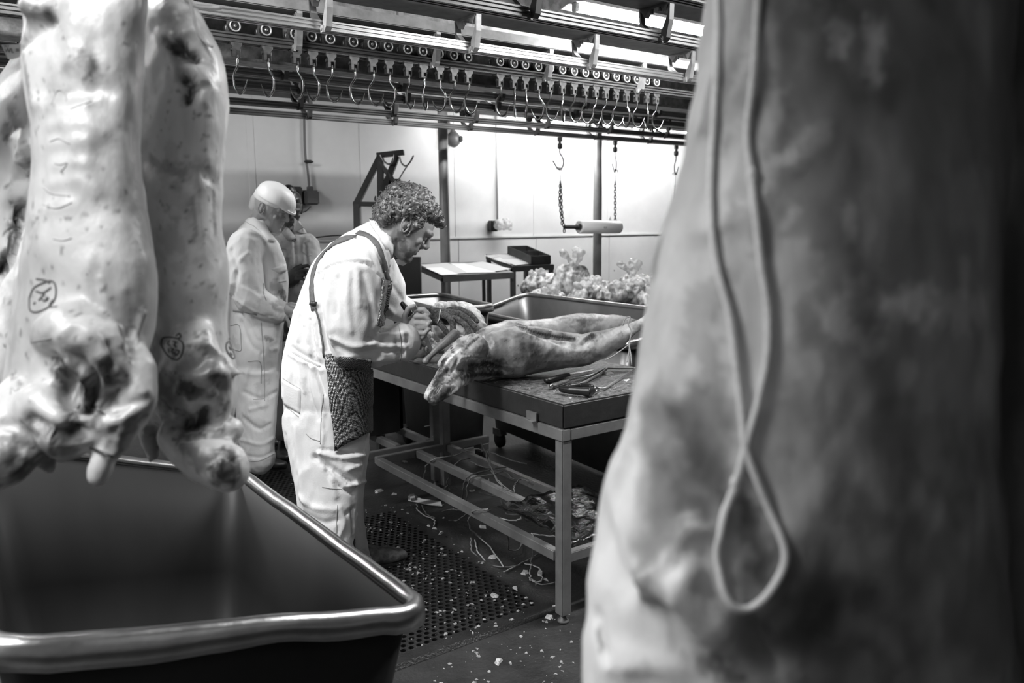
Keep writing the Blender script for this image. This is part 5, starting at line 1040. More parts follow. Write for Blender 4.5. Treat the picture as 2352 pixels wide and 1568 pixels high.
def hframe(anchor, local, H, h, tilt):
    """head frame: world anchor corresponds to local point (fwd, side, up) in head heights"""
    h = nrm(h); t = math.radians(tilt); Fv = math.cos(t) * h - math.sin(t) * UP; Uv = math.sin(t) * h + math.cos(t) * UP; Sv = np.cross(Uv, Fv)
    O = np.asarray(anchor) - (Fv * local[0] + Sv * local[1] + Uv * local[2]) * H
    return lambda f, s, u: O + (Fv * f + Sv * s + Uv * u) * H, Fv, Sv, Uv, H
def make_head(fr, skin, parent, neck_to, tone=1.0, beard=0, eyes=True, neck_r=.24):
    L, Fv, Sv, Uv, H = fr
    def hs(z, f, b, w_): return (L((f + b) / 2, 0, z), Fv * (f - b) / 2 * H, Sv * w_ * H)
    skull = loft(smooth_secs([hs(.94, .16, -.24, .16), hs(.86, .30, -.36, .25), hs(.74, .39, -.43, .31), hs(.62, .415, -.45, .33), hs(.50, .39, -.43, .33), hs(.38, .35, -.38, .30)], 2), 24, 2.2)
    face = loft(smooth_secs([hs(.62, .42, -.2, .29), hs(.52, .395, -.15, .285), hs(.42, .385, -.12, .275), hs(.32, .395, -.10, .255), hs(.24, .40, -.08, .235), hs(.14, .385, -.02, .20), hs(.06, .37, .06, .15)], 2), 24, 2.3, .3)
    neck = limb([(L(-.10, 0, .34), neck_r * H, 1.0), (L(-.16, 0, .08), neck_r * H), (np.asarray(neck_to), neck_r * 1.05 * H)])
    parts = [skull, face, neck,
             limb([(L(.40, 0, .57), .035 * H), (L(.445, 0, .48), .042 * H), (L(.495, 0, .41), .043 * H), (L(.485, 0, .39), .04 * H)]), ball(L(.435, .05, .385), .032 * H), ball(L(.435, -.05, .385), .032 * H), ball(L(.42, 0, .37), .05 * H),
             limb([(L(.33, .22, .585), .04 * H), (L(.41, .12, .60), .045 * H), (L(.42, .0, .59), .04 * H), (L(.41, -.12, .60), .045 * H), (L(.33, -.22, .585), .04 * H)]),
             ball(L(.30, .2, .40), .06 * H), ball(L(.30, -.2, .40), .06 * H),
             ball(L(.375, 0, .27), .06 * H, .06 * H, .022 * H), limb([(L(.36, .10, .245), .02 * H), (L(.405, 0, .275), .032 * H), (L(.36, -.10, .245), .02 * H)]), limb([(L(.36, .08, .225), .02 * H), (L(.40, 0, .215), .034 * H), (L(.36, -.08, .225), .02 * H)]), ball(L(.345, 0, .08), .085 * H)]
    for s in (-1, 1): parts.append(ball(L(.345, s * .125, .50), .058 * H))
    o = fuse('head', parts, .0034 if H > .2 else .004, skin, parent, 3, .5); S = Soft(o); S.tone[:] = tone
    S.carve3([([L(.42, s * .13, .545)], .03 * H, -.02 * H) for s in (-1, 1)] + [([L(.44, s * .09, .46)], .04 * H, -.02 * H) for s in (-1, 1)] + [([L(.41, .09, .245), L(.425, .045, .245), L(.43, 0, .245), L(.425, -.045, .245), L(.41, -.09, .245)], .014 * H, -.03 * H)] +
             [([L(.395, s * x, z) for x, z in ((.07, .495), (.12, .485), (.17, .49))], .010 * H, -.014 * H) for s in (-1, 1)])
    S.paint3([L(.415, s, .615) for s in np.linspace(.06, .2, 6)], .022 * H, .35, .4); S.paint3([L(.415, -s, .615) for s in np.linspace(.06, .2, 6)], .022 * H, .35, .4)
    for s in (-1, 1): S.paint3([L(.40, s * x, z) for x, z in ((.07, .495), (.10, .486), (.13, .483), (.17, .49))], .012 * H, .25)
    S.paint3([L(.43, x, .245) for x in np.linspace(-.09, .09, 7)], .012 * H, .4)
    if beard:
        S.paint3([L(a, s * b, c) for s in (-1, 1) for a, b, c in ((.38, .03, .10), (.34, .1, .09), (.28, .16, .12), (.2, .2, .16), (.1, .24, .2), (.03, .27, .27), (.0, .29, .36), (.40, .02, .17), (.37, .09, .17))], .075 * H, beard, .5)
        S.paint3([L(.425, x, .315) for x in np.linspace(-.12, .12, 7)], .03 * H, beard, .5)
    S.bake()
    for s in (-1, 1):                                   # ears
        c = L(-.03, s * .325, .47); e = [c + (Uv * math.sin(a) * .125 + Fv * (math.cos(a) * .068 - .025 * math.sin(a)) + Sv * s * (.028 - .028 * math.cos(a))) * H for a in (2 * math.pi * k / 14 for k in range(14))]
        bm = bmesh.new(); tube(bm, e, [.014 * H] * 14, 8, True); rings(bm, [ell(c + Sv * s * q * H, Fv * .055 * H, Uv * .11 * H, 14) for q in (-.03, .008)])
        rings(bm, ball(c + (-Uv * .11 + Fv * .01) * H, .028 * H)); rings(bm, ball(c + (Fv * .045 + Sv * s * .01) * H, .018 * H, .018 * H, .03 * H)); x = frombm('ear', bm, skin, o, True)
        at = x.data.color_attributes.new('pigment', 'FLOAT_COLOR', 'POINT'); at.data.foreach_set('color', np.tile([tone * .95] * 3 + [1], len(x.data.vertices)).astype(np.float32))
    return o
def pig(o, v=1.0):
    at = o.data.color_attributes.get('pigment') or o.data.color_attributes.new('pigment', 'FLOAT_COLOR', 'POINT'); at.data.foreach_set('color', np.tile([v, v, v, 1], len(o.data.vertices)).astype(np.float32)); return o
def fing(pts, d, r0=.0095, r1=.0075):
    n = len(pts); return limb([(P(p[0], p[1], d=(p[2] if len(p) > 2 else d)), r0 + (r1 - r0) * i / (n - 1)) for i, p in enumerate(pts)], 10)
def shoe(name, heel, toe, w_, h, m, parent):
    """heel, toe: ground points"""
    heel, toe = np.asarray(heel), np.asarray(toe); ax = toe - heel; L_ = np.linalg.norm(ax); a = nrm(ax); s = nrm(np.cross(a, UP))
    def cs(t, wd, hh): return (heel + a * t * L_ + UP * (hh / 2 + .014), s * wd / 2, UP * hh / 2)
    o = fuse(name, [loft(smooth_secs([cs(.0, w_ * .62, h * .75), cs(.12, w_ * .75, h), cs(.35, w_ * .78, h * .95), cs(.6, w_ * .98, h * .68), cs(.82, w_ * 1.0, h * .52), cs(.97, w_ * .7, h * .42)], 3), 20, 2.6), limb([(heel + a * .14 * L_ + UP * h * .8, w_ * .36), (heel + a * .12 * L_ + UP * h * 1.4, w_ * .36)])], .005, m, parent, 3)
    rough_up(o, 18, .003, 3, 7)
    bm = bmesh.new(); rr = [(.0, .62), (.04, .78), (.3, .74), (.6, 1.02), (.85, 1.0), (.97, .72), (1.0, .4)]; up = []
    L1 = [heel + a * t * L_ + s * wd * w_ / 2 for t, wd in rr] + [heel + a * t * L_ - s * wd * w_ / 2 for t, wd in rr[::-1]]
    prism(bm, [p + UP * .0015 for p in L1], UP * .02); frombm('sole', bm, M_SOLE, parent)
    return o

# ---------------------------------------------------------------- 1: curly haired butcher
W1 = thing('person', 'curly haired bearded man in white coveralls and chainmail apron, bending over the bench', 'person', P(800, 1330, d=3.4) * np.array([1, 1, 0]))
D1 = 3.42
rows = [((655, 985), (848, 985), D1, .17), ((648, 930), (850, 930), D1, .19), ((643, 880), (848, 880), D1, .19), ((645, 830), (843, 830), D1, .185), ((655, 780), (838, 790), D1, .18), ((668, 730), (848, 745), D1, .18), ((682, 690), (866, 702), D1, .19), ((698, 650), (884, 662), D1, .205),
        ((716, 610), (893, 625), D1, .22), ((742, 576), (898, 600), D1, .215), ((778, 547), (904, 574), D1, .185), ((822, 521), (910, 550), D1, .125), ((855, 503), (912, 530), D1, .085)]
parts = [loft(smooth_secs([sec(*q) for q in rows], 2), 28, 2.2),
         limb([pt(806, 596, 3.28, .105), pt(812, 640, 3.24, .118), pt(812, 700, 3.22, .116), pt(814, 755, 3.21, .106), pt(822, 795, 3.21, .088), pt(858, 803, 3.24, .074), pt(895, 793, 3.29, .074), pt(926, 784, 3.33, .080)], 20),
         limb([pt(865, 610, 3.58, .09), pt(888, 660, 3.66, .09), pt(900, 700, 3.72, .075), pt(930, 712, 3.74, .06)], 18),
         loft(smooth_secs([sec((648, 955), (842, 955), 3.36, .13), sec((654, 1010), (838, 1010), 3.35, .13), sec((666, 1070), (836, 1070), 3.33, .125), sec((679, 1130), (828, 1130), 3.31, .12), sec((688, 1190), (822, 1190), 3.29, .11), sec((700, 1250), (812, 1250), 3.27, .1), sec((716, 1318), (800, 1318), 3.25, .085)], 2), 22),
         loft(smooth_secs([sec((700, 960), (852, 960), 3.56, .13), sec((705, 1040), (849, 1040), 3.56, .125), sec((722, 1130), (838, 1130), 3.55, .11), sec((745, 1200), (838, 1200), 3.53, .1), sec((768, 1250), (846, 1250), 3.50, .085), sec((792, 1285), (856, 1280), 3.49, .075)], 2), 22)]
o = fuse('coveralls', parts, .0075, M_CLOTH, W1, 3); rough_up(o, 5, .008, 2, 601, (1, 1, .6)); rough_up(o, 14, .0035, 3, 604, (1, 1, .5), True)
S = Soft(o); S.gain = 1.35
S.carve([([(758, 640), (752, 720), (765, 790)], .014, .007), ([(775, 640), (770, 720)], .012, -.007), ([(800, 625), (797, 700), (805, 760)], .014, .006), ([(835, 630), (850, 690), (858, 740)], .016, -.007), ([(822, 630), (825, 700)], .014, .005), ([(870, 640), (872, 700), (868, 740)], .012, .006),
         ([(772, 795), (810, 812), (870, 806), (925, 808)], .010, -.010), ([(765, 775), (810, 795), (860, 790)], .010, .007), ([(850, 772), (880, 782), (932, 786)], .010, -.008), ([(862, 768), (895, 768), (930, 765)], .009, .007), ([(790, 825), (850, 828), (930, 822)], .012, .006), ([(868, 752), (885, 744), (905, 742)], .008, .008), ([(870, 762), (890, 757)], .007, -.008),
         ([(730, 632), (760, 612), (800, 602), (845, 606), (880, 640)], .008, -.010), ([(733, 622), (765, 603), (805, 594), (850, 600)], .010, .006), ([(742, 640), (736, 700), (745, 780), (765, 820)], .012, -.016), ([(920, 745), (930, 790), (932, 832)], .008, .005), ([(905, 750), (915, 800), (915, 835)], .006, -.004),
         ([(668, 800), (700, 820), (738, 838)], .014, -.010), ([(664, 812), (700, 832), (738, 850)], .010, .006), ([(700, 745), (708, 790), (712, 812)], .007, .010), ([(712, 735), (720, 790), (724, 818)], .006, -.009), ([(722, 740), (730, 790), (733, 825)], .006, .009), ([(690, 720), (685, 780)], .010, .006), ([(735, 745), (740, 800)], .007, .009),
         ([(688, 828), (692, 870), (700, 900)], .008, .006), ([(704, 838), (710, 900), (730, 960)], .009, -.008), ([(718, 845), (735, 900), (745, 950)], .009, .008), ([(726, 846), (745, 905)], .007, -.008), ([(740, 960), (742, 1000), (735, 1040)], .007, .005),
         ([(722, 1050), (750, 1068), (785, 1092), (812, 1104)], .011, -.018), ([(735, 1040), (785, 1052), (835, 1046)], .010, .010), ([(735, 1032), (790, 1036), (838, 1036)], .007, -.008), ([(750, 1082), (775, 1115), (812, 1132)], .009, -.012), ([(790, 1118), (820, 1112), (838, 1105)], .008, .008), ([(800, 1078), (830, 1068)], .008, .007), ([(760, 1100), (770, 1140)], .012, .007),
         ([(690, 1140), (720, 1165), (770, 1170)], .012, .006), ([(700, 1180), (740, 1200), (775, 1195)], .012, -.007), ([(780, 1165), (790, 1200), (775, 1240)], .010, .007), ([(795, 1180), (815, 1165)], .008, -.007), ([(820, 1180), (830, 1220)], .008, .006), ([(688, 1190), (715, 1225), (720, 1250)], .010, -.008), ([(810, 1170), (812, 1230), (820, 1280)], .007, -.016),
         ([(835, 1262), (850, 1275)], .006, -.004), ([(680, 980), (690, 1080), (700, 1150)], .018, .007), ([(655, 1000), (668, 1100)], .012, -.005), ([(690, 640), (670, 740), (655, 800)], .010, .003), ([(760, 560), (820, 545), (860, 560), (885, 620)], .010, .004), ([(740, 590), (790, 570)], .010, -.003),
         ([(890, 570), (893, 610), (890, 650)], .008, .007), ([(900, 575), (904, 620)], .006, -.006), ([(905, 660), (925, 690)], .01, -.006), ([(885, 700), (905, 720)], .01, .006)])
S.paint([([(880, 700), (895, 720)], .02, .6, .7), ([(700, 870), (700, 900)], .008, .8, .7), ([(672, 925), (674, 930)], .003, .4, .5), ([(690, 720), (685, 740)], .012, .75, .8), ([(872, 762), (884, 752), (900, 742)], .005, .5, .8), ([(815, 1115), (817, 1117)], .003, .4), ([(795, 1108), (797, 1110)], .0025, .4), ([(835, 1270), (850, 1275)], .02, .8, .8)])
S.mottle(3.5, .88, .2, .4, 611); S.bake()
for k, (q, n_) in enumerate((([(650, 868), (668, 880), (690, 893)], 'pocket_edge'), ([(691, 893), (690, 925), (688, 950)], 'pocket_edge'), ([(648, 925), (668, 942), (686, 957)], 'pocket_edge'), ([(742, 905), (738, 960), (736, 1020)], 'seam'), ([(703, 995), (715, 1006), (735, 1013)], 'pocket_edge'), ([(672, 808), (700, 825), (735, 842)], 'waist_elastic'), ([(775, 1160), (773, 1200), (773, 1250)], 'seam'), ([(740, 1118), (765, 1122), (785, 1124)], 'seam'), ([(916, 748), (921, 790), (920, 832)], 'cuff_seam'))):
    S.ribbon(n_, q, .0030 if n_ != 'waist_elastic' else .010, M_STITCH if n_ != 'waist_elastic' else M_CLOTHG, .0008, .0014, step=4)
S.patch('back_pocket', [(650, 872), (692, 894), (690, 950), (648, 925)], MATS['white_cotton'], 6, 8, .0015, .004); pig(bpy.data.objects['back_pocket'], .97)
# knitted steel apron: lower skirt and the strip at the chest
a = S.patch('chainmail_apron', [(748, 815), (852, 822), (852, 985), (768, 1032)], M_CHAIN, 22, 26, .012, .006, noise=.001, smooth=3)
a2 = S.patch('apron_bib', [(876, 640), (898, 646), (884, 752), (864, 748)], M_CHAIN, 6, 14, .010, .005, smooth=1)
S.ribbon('apron_strap', [(822, 534), (846, 543), (864, 560), (877, 590), (886, 625), (893, 655)], .029, M_STRAP, .003, .0025)
S.ribbon('apron_strap', [(812, 542), (775, 556), (745, 580), (725, 612), (717, 650), (718, 690), (722, 712)], .029, M_STRAP, .003, .0025)
S.ribbon('apron_tie', [(724, 705), (732, 735), (738, 775), (744, 820)], .008, M_STRAP, .003, .003)
S.ribbon('strap_buckle', [(716, 696), (729, 699)], .018, M_DARK, .010, .004)
# collar
for q, w_ in (([(862, 497), (868, 515), (880, 540), (894, 565), (905, 590)], .058),): S.ribbon('collar', q, w_, M_CLOTH, .006, .006); pig(bpy.data.objects['collar'], 1.0)
bm = bmesh.new(); rings(bm, limb([pt(915, 600, 3.5, .012), pt(925, 602, 3.48, .016), pt(936, 597, 3.47, .010)])); pig(frombm('collar_tip', bm, M_CLOTH, W1, True))
# head
h1f = hframe(P(990, 540, d=3.42), (.43, .0, .60), .268, CR * .96 + CF * .25, 38)
hd = make_head(h1f, M_SKIN, W1, P(880, 560, d=3.42), .80, .42, neck_r=.27)
L, Fv, Sv, Uv, H = h1f
hs_ = lambda z, f, b, w_: (L((f + b) / 2, 0, z), Fv * (f - b) / 2 * H, Sv * w_ * H)
hair_parts = [loft(smooth_secs([hs_(1.06, .12, -.26, .16), hs_(.98, .32, -.42, .28), hs_(.90, .42, -.50, .35), hs_(.80, .41, -.53, .375)], 2), 24, 2.1, .12),
              loft(smooth_secs([hs_(.84, .34, -.54, .385), hs_(.70, .27, -.55, .39), hs_(.60, .15, -.55, .39), hs_(.52, .02, -.54, .385), hs_(.44, -.06, -.52, .375), hs_(.34, -.14, -.49, .345), hs_(.26, -.2, -.44, .30)], 2), 24, 2.2, .12),
              limb([(L(.40, -.1, .84), .06 * H), (L(.45, .02, .85), .065 * H), (L(.40, .12, .84), .06 * H)])]
for s in (-1, 1): hair_parts.append(limb([(L(.14, s * .32, .64), .06 * H), (L(.10, s * .325, .52), .04 * H), (L(.09, s * .31, .42), .028 * H), (L(.10, s * .295, .34), .018 * H)]))
ho = fuse('hair', hair_parts, .0045, M_HAIR, W1, 2); rough_up(ho, 30, .007, 3, 701, ridge=True); rough_up(ho, 75, .003, 2, 705, ridge=True)
hc, hn = co(ho.data), no(ho.data); bm = bmesh.new(); rr = random.Random(3)
for k in range(950):
    i = rr.randrange(len(hc)); p, n = hc[i], hn[i]
    if np.dot(p - L(0, 0, 0), Uv) < .56 * H and np.dot(p - L(0, 0, 0), Fv) > -.08 * H: continue
    ax = nrm(np.array([rr.gauss(0, 1) for _ in range(3)])); u = nrm(np.cross(n, ax)); R_ = rr.uniform(.004, .0075); a0 = rr.uniform(0, 6.28)
    tube(bm, [p + n * (-.001 + R_ * .15) + (u * math.cos(a0 + t) + n * math.sin(a0 + t)) * R_ + ax * t * .0016 for t in np.linspace(0, 4.2, 8)], [.0013, .0018, .002, .002, .002, .0018, .0014, .0006], 4)
frombm('hair_curls', bm, M_HAIR, ho, True)
# right fist with the knife
hp = [limb([pt(918, 775, 3.33, .036), pt(940, 760, 3.35, .034), pt(952, 742, 3.36, .040, .85), pt(962, 728, 3.37, .038, .8)]),
      fing([(952, 712), (974, 711), (985, 722), (977, 734), (962, 738)], 3.335, .0125, .0105), fing([(955, 727), (978, 727), (988, 739), (979, 751), (962, 752)], 3.33, .0125, .0105), fing([(953, 742), (976, 744), (985, 756), (975, 766), (960, 766)], 3.33, .012, .010), fing([(948, 756), (968, 760), (977, 769), (968, 777), (955, 776)], 3.335, .011, .009),
      fing([(932, 745, 3.33), (930, 724, 3.32), (938, 708, 3.32), (952, 702, 3.32)], 3.32, .0135, .010)]
o = fuse('right_hand', hp, .0032, M_SKIN, W1, 2); S = Soft(o); S.tone[:] = .9; S.carve([([(962, 718), (985, 720)], .003, -.003), ([(964, 735), (988, 735)], .003, -.003), ([(962, 752), (986, 752)], .003, -.003), ([(935, 745), (945, 725), (958, 716)], .004, -.003)]); S.bake()
# left hand in a knitted steel glove, gripping the meat
gp = [limb([pt(968, 727, 3.6, .042), pt(985, 725, 3.6, .040), pt(1005, 727, 3.58, .042), pt(1028, 728, 3.56, .044, .8)]),
      fing([(1010, 722, 3.52), (1030, 727, 3.48), (1040, 742, 3.46), (1041, 760, 3.45), (1036, 770, 3.45)], 3.5, .017, .013), fing([(1030, 717, 3.56), (1056, 720, 3.54), (1076, 734, 3.52), (1090, 752, 3.5), (1095, 762, 3.5)], 3.5, .016, .012),
      fing([(1032, 728, 3.54), (1055, 735, 3.5), (1072, 750, 3.48), (1080, 768, 3.47)], 3.5, .016, .012), fing([(1030, 712, 3.6), (1055, 709, 3.6), (1080, 720, 3.58), (1096, 738, 3.56)], 3.5, .015, .011), fing([(1005, 735, 3.52), (1018, 752, 3.48), (1030, 768, 3.46)], 3.5, .015, .012)]
o = fuse('steel_glove', gp, .0038, M_GLOVE, W1, 2); S = Soft(o); S.carve([([(1030, 735), (1050, 748), (1068, 765)], .005, -.006), ([(1048, 722), (1072, 738), (1086, 755)], .004, -.004), ([(985, 705), (986, 725), (985, 748)], .005, -.006), ([(1008, 708), (1009, 730), (1006, 750)], .004, .004)])
S.ribbon('glove_band', [(1012, 712), (1010, 728), (1006, 742)], .006, M_PAPERG, .002, .002, W1, 3)
# knife in the fist
t = thing('boning_knife', 'narrow knife held point down in the bending man\'s bare fist', 'knife', P(965, 745, d=3.35))
A, B, C_ = P(925, 698, d=3.37), P(966, 752, d=3.37), P(997, 818, d=3.38)
bm = bmesh.new(); rings(bm, limb([(A, .012), (A * .6 + B * .4, .0155), (B, .012)], 12)); frombm('handle', bm, M_HANDLE, t, True)
bm = bmesh.new(); ax = C_ - B; u = nrm(np.cross(ax, CF)); prism(bm, [B - u * .010, B + u * .010, B + ax * .75 + u * .008, C_, B + ax * .8 - u * .007], CF * .002); frombm('blade', bm, M_BLADE, t)
# shoes
f1_ = P(850, 1302, z=0); f2_ = P(930, 1288, z=0); shoe('shoe', f1_ - nrm(f2_ - f1_) * .10, f2_, .105, .10, M_SHOE, W1)
g1 = P(735, 1385, z=0); gd = nrm(f2_ - f1_); shoe('shoe', g1 - gd * .02, g1 + gd * .26, .105, .10, M_SHOE, W1)

# ---------------------------------------------------------------- 2: man in the white bump cap
W2 = thing('person', 'man in white coveralls and a peaked white cap standing behind the curly haired man', 'person', P(600, 1080, d=4.6) * np.array([1, 1, 0]))
D2 = 4.62
rows = [((534, 868), (642, 868), D2, .17), ((528, 830), (646, 830), D2, .19), ((526, 780), (650, 780), D2, .185), ((527, 735), (656, 735), D2, .18), ((528, 690), (660, 690), D2, .19), ((527, 640), (662, 645), D2, .2), ((525, 600), (658, 610), D2, .21), ((527, 565), (650, 580), D2, .21), ((540, 535), (640, 556), D2, .18), ((560, 512), (625, 535), D2, .12), ((577, 497), (618, 520), D2, .08)]
parts = [loft(smooth_secs([sec(*q) for q in rows], 2), 26, 2.2), limb([pt(566, 560, 4.46, .10), pt(560, 610, 4.42, .108), pt(565, 655, 4.40, .105), pt(580, 688, 4.40, .092), pt(610, 704, 4.42, .078), pt(640, 716, 4.46, .068)], 18),
         loft(smooth_secs([sec((532, 860), (640, 860), 4.55, .12), sec((540, 920), (638, 920), 4.55, .12), sec((545, 975), (635, 975), 4.55, .11), sec((550, 1020), (630, 1020), 4.55, .1), sec((557, 1062), (634, 1046), 4.55, .095)], 2), 22),
         loft(smooth_secs([sec((545, 860), (642, 860), 4.75, .12), sec((545, 940), (636, 940), 4.75, .11), sec((540, 1000), (615, 1000), 4.78, .1), sec((540, 1030), (600, 1030), 4.8, .08)], 2), 20)]
o = fuse('coveralls', parts, .0085, M_CLOTH, W2, 3); rough_up(o, 5, .008, 2, 621, (1, 1, .6)); rough_up(o, 14, .003, 3, 624, (1, 1, .6), True); S = Soft(o); S.gain = .75
S.carve([([(540, 620), (548, 600), (570, 580)], .012, .006), ([(532, 575), (545, 620), (535, 680)], .014, -.012), ([(610, 555), (618, 620), (622, 660)], .014, -.008), ([(560, 660), (590, 680), (610, 682)], .012, .008), ([(545, 690), (580, 712), (620, 730)], .010, .006), ([(590, 665), (600, 690), (590, 720)], .010, -.008), ([(530, 715), (570, 722), (620, 728)], .016, -.010), ([(530, 690), (532, 660)], .01, -.01),
         ([(555, 740), (575, 790), (600, 810)], .012, -.010), ([(575, 730), (595, 775)], .010, .008), ([(600, 750), (615, 800), (635, 800)], .010, .008), ([(545, 850), (590, 860), (630, 850)], .012, .007), ([(560, 900), (600, 915), (635, 900)], .012, -.010), ([(575, 940), (610, 930)], .012, .008), ([(560, 960), (595, 985), (620, 975)], .012, -.012), ([(555, 1010), (600, 1020), (630, 1005)], .010, .008), ([(560, 1045), (600, 1050), (630, 1035)], .008, -.010), ([(565, 880), (570, 850)], .01, .006),
         ([(600, 870), (612, 900), (604, 935)], .010, .006), ([(637, 700), (650, 715), (640, 735)], .006, .005), ([(622, 700), (632, 715), (624, 740)], .006, -.005)])
S.paint([([(640, 660), (650, 690), (640, 700)], .04, .5, .7), ([(600, 700), (640, 740), (640, 780)], .03, .78, .6), ([(605, 880), (600, 930)], .03, .82, .8), ([(535, 780), (545, 800)], .02, .8, .7), ([(648, 672), (656, 690)], .02, .35, .9), ([(610, 775), (622, 780)], .012, .45, .5), ([(560, 960), (600, 975)], .025, .85, .7)]); S.bake()
for q in ([(605, 650), (606, 675), (612, 690)], [(640, 648), (657, 645)], [(528, 748), (550, 748), (554, 790), (552, 806), (530, 800)], [(570, 830), (598, 832), (600, 880)], [(582, 917), (606, 915)], [(558, 1056), (595, 1058), (630, 1042)], [(600, 740), (606, 830), (608, 920)]): S.ribbon('seam', q, .004, M_STITCH, .0006, .0012, step=3)
S.ribbon('waist_elastic', [(528, 712), (560, 716), (590, 722)], .014, M_CLOTHG, .001, .002); S.patch('chest_pocket_flap', [(622, 618), (655, 606), (657, 622), (640, 628)], M_CLOTH, 5, 3, .003, .003); pig(bpy.data.objects['chest_pocket_flap'], .95)
S.ribbon('collar', [(566, 500), (590, 515), (610, 535), (624, 556)], .05, M_CLOTH, .004, .005)
for ob in bpy.data.objects:
    if ob.name.startswith('collar') and ob.parent is W2: pig(ob)
h2f = hframe(P(658, 489, d=4.55), (.43, -.05, .57), .245, CR * .95 - CF * .28, 26)
make_head(h2f, M_SKIN, W2, P(598, 545, d=D2), .85, neck_r=.27)
L, Fv, Sv, Uv, H = h2f
# bump cap: dome tipped forward, short peak, with the white liner underneath
def cs_(c, rf, rs): return (c, Fv * rf * H, Sv * rs * H)
A2 = nrm(Uv * .93 + Fv * .10)
dome = [(L(.03, 0, .70), Fv * .50 * H, Sv * .41 * H), (L(.02, 0, .80), Fv * .485 * H, Sv * .40 * H), (L(.0, 0, .92), Fv * .43 * H, Sv * .36 * H), (L(-.02, 0, 1.02), Fv * .33 * H, Sv * .28 * H), (L(-.03, 0, 1.08), Fv * .18 * H, Sv * .16 * H)]
o = fuse('bump_cap', [loft(smooth_secs(dome, 3), 28, 2.1, .1), limb([(L(.38, .22, .67), .04 * H), (L(.54, .12, .63), .035 * H), (L(.61, .0, .61), .03 * H), (L(.54, -.12, .63), .035 * H), (L(.38, -.22, .67), .04 * H)]), limb([(L(.40, .1, .69), .07 * H), (L(.48, 0, .67), .07 * H), (L(.40, -.1, .69), .07 * H)])], .0042, mat('cap_white', .82, .45), W2, 6)
o = fuse('cap_liner', [loft([(L(-.03, 0, .78), Fv * .46 * H, Sv * .375 * H), (L(-.04, 0, .66), Fv * .46 * H, Sv * .375 * H), (L(-.05, 0, .60), Fv * .42 * H, Sv * .37 * H)], 24, 2.2, .05), limb([(L(-.36, 0, .62), .12 * H, 1.6), (L(-.43, 0, .44), .10 * H, 1.8), (L(-.47, 0, .26), .06 * H, 2)])], .005, mat('liner_white', .72, .8), W2, 2)
# arms' ends: bare hand and a black gloved hand with a dark tool
o = fuse('right_hand', [limb([pt(645, 716, 4.46, .034), pt(660, 712, 4.45, .04, .8), pt(672, 716, 4.45, .036, .7)]), fing([(668, 704), (682, 708), (690, 718)], 4.44, .011, .009), fing([(670, 714), (684, 720), (688, 730)], 4.43, .011, .009), fing([(666, 724), (678, 732), (680, 742)], 4.43, .011, .009), fing([(656, 728), (664, 740), (664, 750)], 4.43, .011, .009), fing([(655, 702), (668, 697), (680, 699)], 4.45, .012, .009)], .0042, M_SKIN, W2, 2); pig(o, .9)
o = fuse('left_glove', [limb([pt(640, 735, 4.62, .045), pt(655, 745, 4.6, .05), pt(668, 752, 4.6, .045)]), fing([(665, 740), (680, 745), (684, 758)], 4.58, .014, .012), fing([(662, 755), (674, 762), (674, 772)], 4.58, .014, .012), fing([(650, 760), (656, 772), (650, 780)], 4.58, .014, .012), fing([(640, 752), (640, 765), (648, 772)], 4.57, .014, .012), fing([(650, 735), (664, 730), (674, 733)], 4.57, .014, .012)], .005, M_NGLOVE, W2, 2); rough_up(o, 30, .003, 2, 9)
a_, b_ = P(572, 1082, z=0), P(655, 1080, z=0); shoe('shoe', a_, b_, .11, .10, M_NGLOVE, W2); a_, b_ = P(560, 1035, z=0), P(640, 1028, z=0); shoe('shoe', a_, b_, .11, .10, M_NGLOVE, W2)

# ---------------------------------------------------------------- 3: man mostly hidden behind
W3 = thing('person', 'man in grubby coveralls with turned up collar, half hidden behind the man in the cap', 'person', P(680, 1010, d=5.25) * np.array([1, 1, 0]))
D3 = 5.2
rows = [((632, 880), (712, 880), D3, .16), ((628, 800), (716, 800), D3, .18), ((630, 720), (718, 720), D3, .16), ((632, 660), (722, 660), D3, .16), ((628, 610), (726, 612), D3, .15), ((626, 575), (722, 578), D3, .14), ((634, 548), (710, 548), D3, .12), ((650, 528), (696, 530), D3, .09)]
parts = [loft(smooth_secs([sec(*q) for q in rows], 2), 24, 2.3), limb([pt(708, 560, 5.15, .07), pt(716, 610, 5.1, .075), pt(712, 655, 5.0, .065), pt(690, 660, 4.92, .055)]), limb([pt(640, 565, 5.15, .07), pt(630, 620, 5.1, .07), pt(640, 660, 4.95, .06)]),
         limb([pt(655, 860, D3, .1), pt(652, 940, D3, .09), pt(650, 985, D3, .075)]), limb([pt(692, 860, D3, .1), pt(694, 940, D3, .09), pt(696, 985, D3, .075)])]
o = fuse('coveralls', parts, .0085, M_CLOTHG, W3, 3); rough_up(o, 6, .008, 2, 631, (1, 1, .6)); rough_up(o, 15, .005, 3, 634, (1, 1, .5), True); S = Soft(o); S.gain = 1.6
S.carve([([(676, 550), (680, 600), (684, 650)], .007, -.006), ([(646, 565), (655, 600)], .010, .006), ([(700, 560), (706, 610)], .010, -.006), ([(650, 620), (670, 640)], .012, .008)]); S.paint([([(660, 600), (675, 620)], .03, .55, .8), ([(700, 630), (690, 650)], .03, .5, .9), ([(668, 530), (674, 550)], .014, .12, .3)]); S.bake()
for q in ([(676, 545), (679, 590), (683, 650)], [(640, 570), (660, 572)], [(694, 577), (706, 586), (716, 586)], [(664, 537), (675, 553)]): S.ribbon('seam', q, .005, M_STITCH, .001, .0015, step=3)
for sgn, q in ((1, [(680, 512), (686, 528), (700, 532)]), (-1, [(656, 530), (662, 538), (672, 552)])): S.ribbon('collar', q, .055, M_CLOTHG, .010, .006)
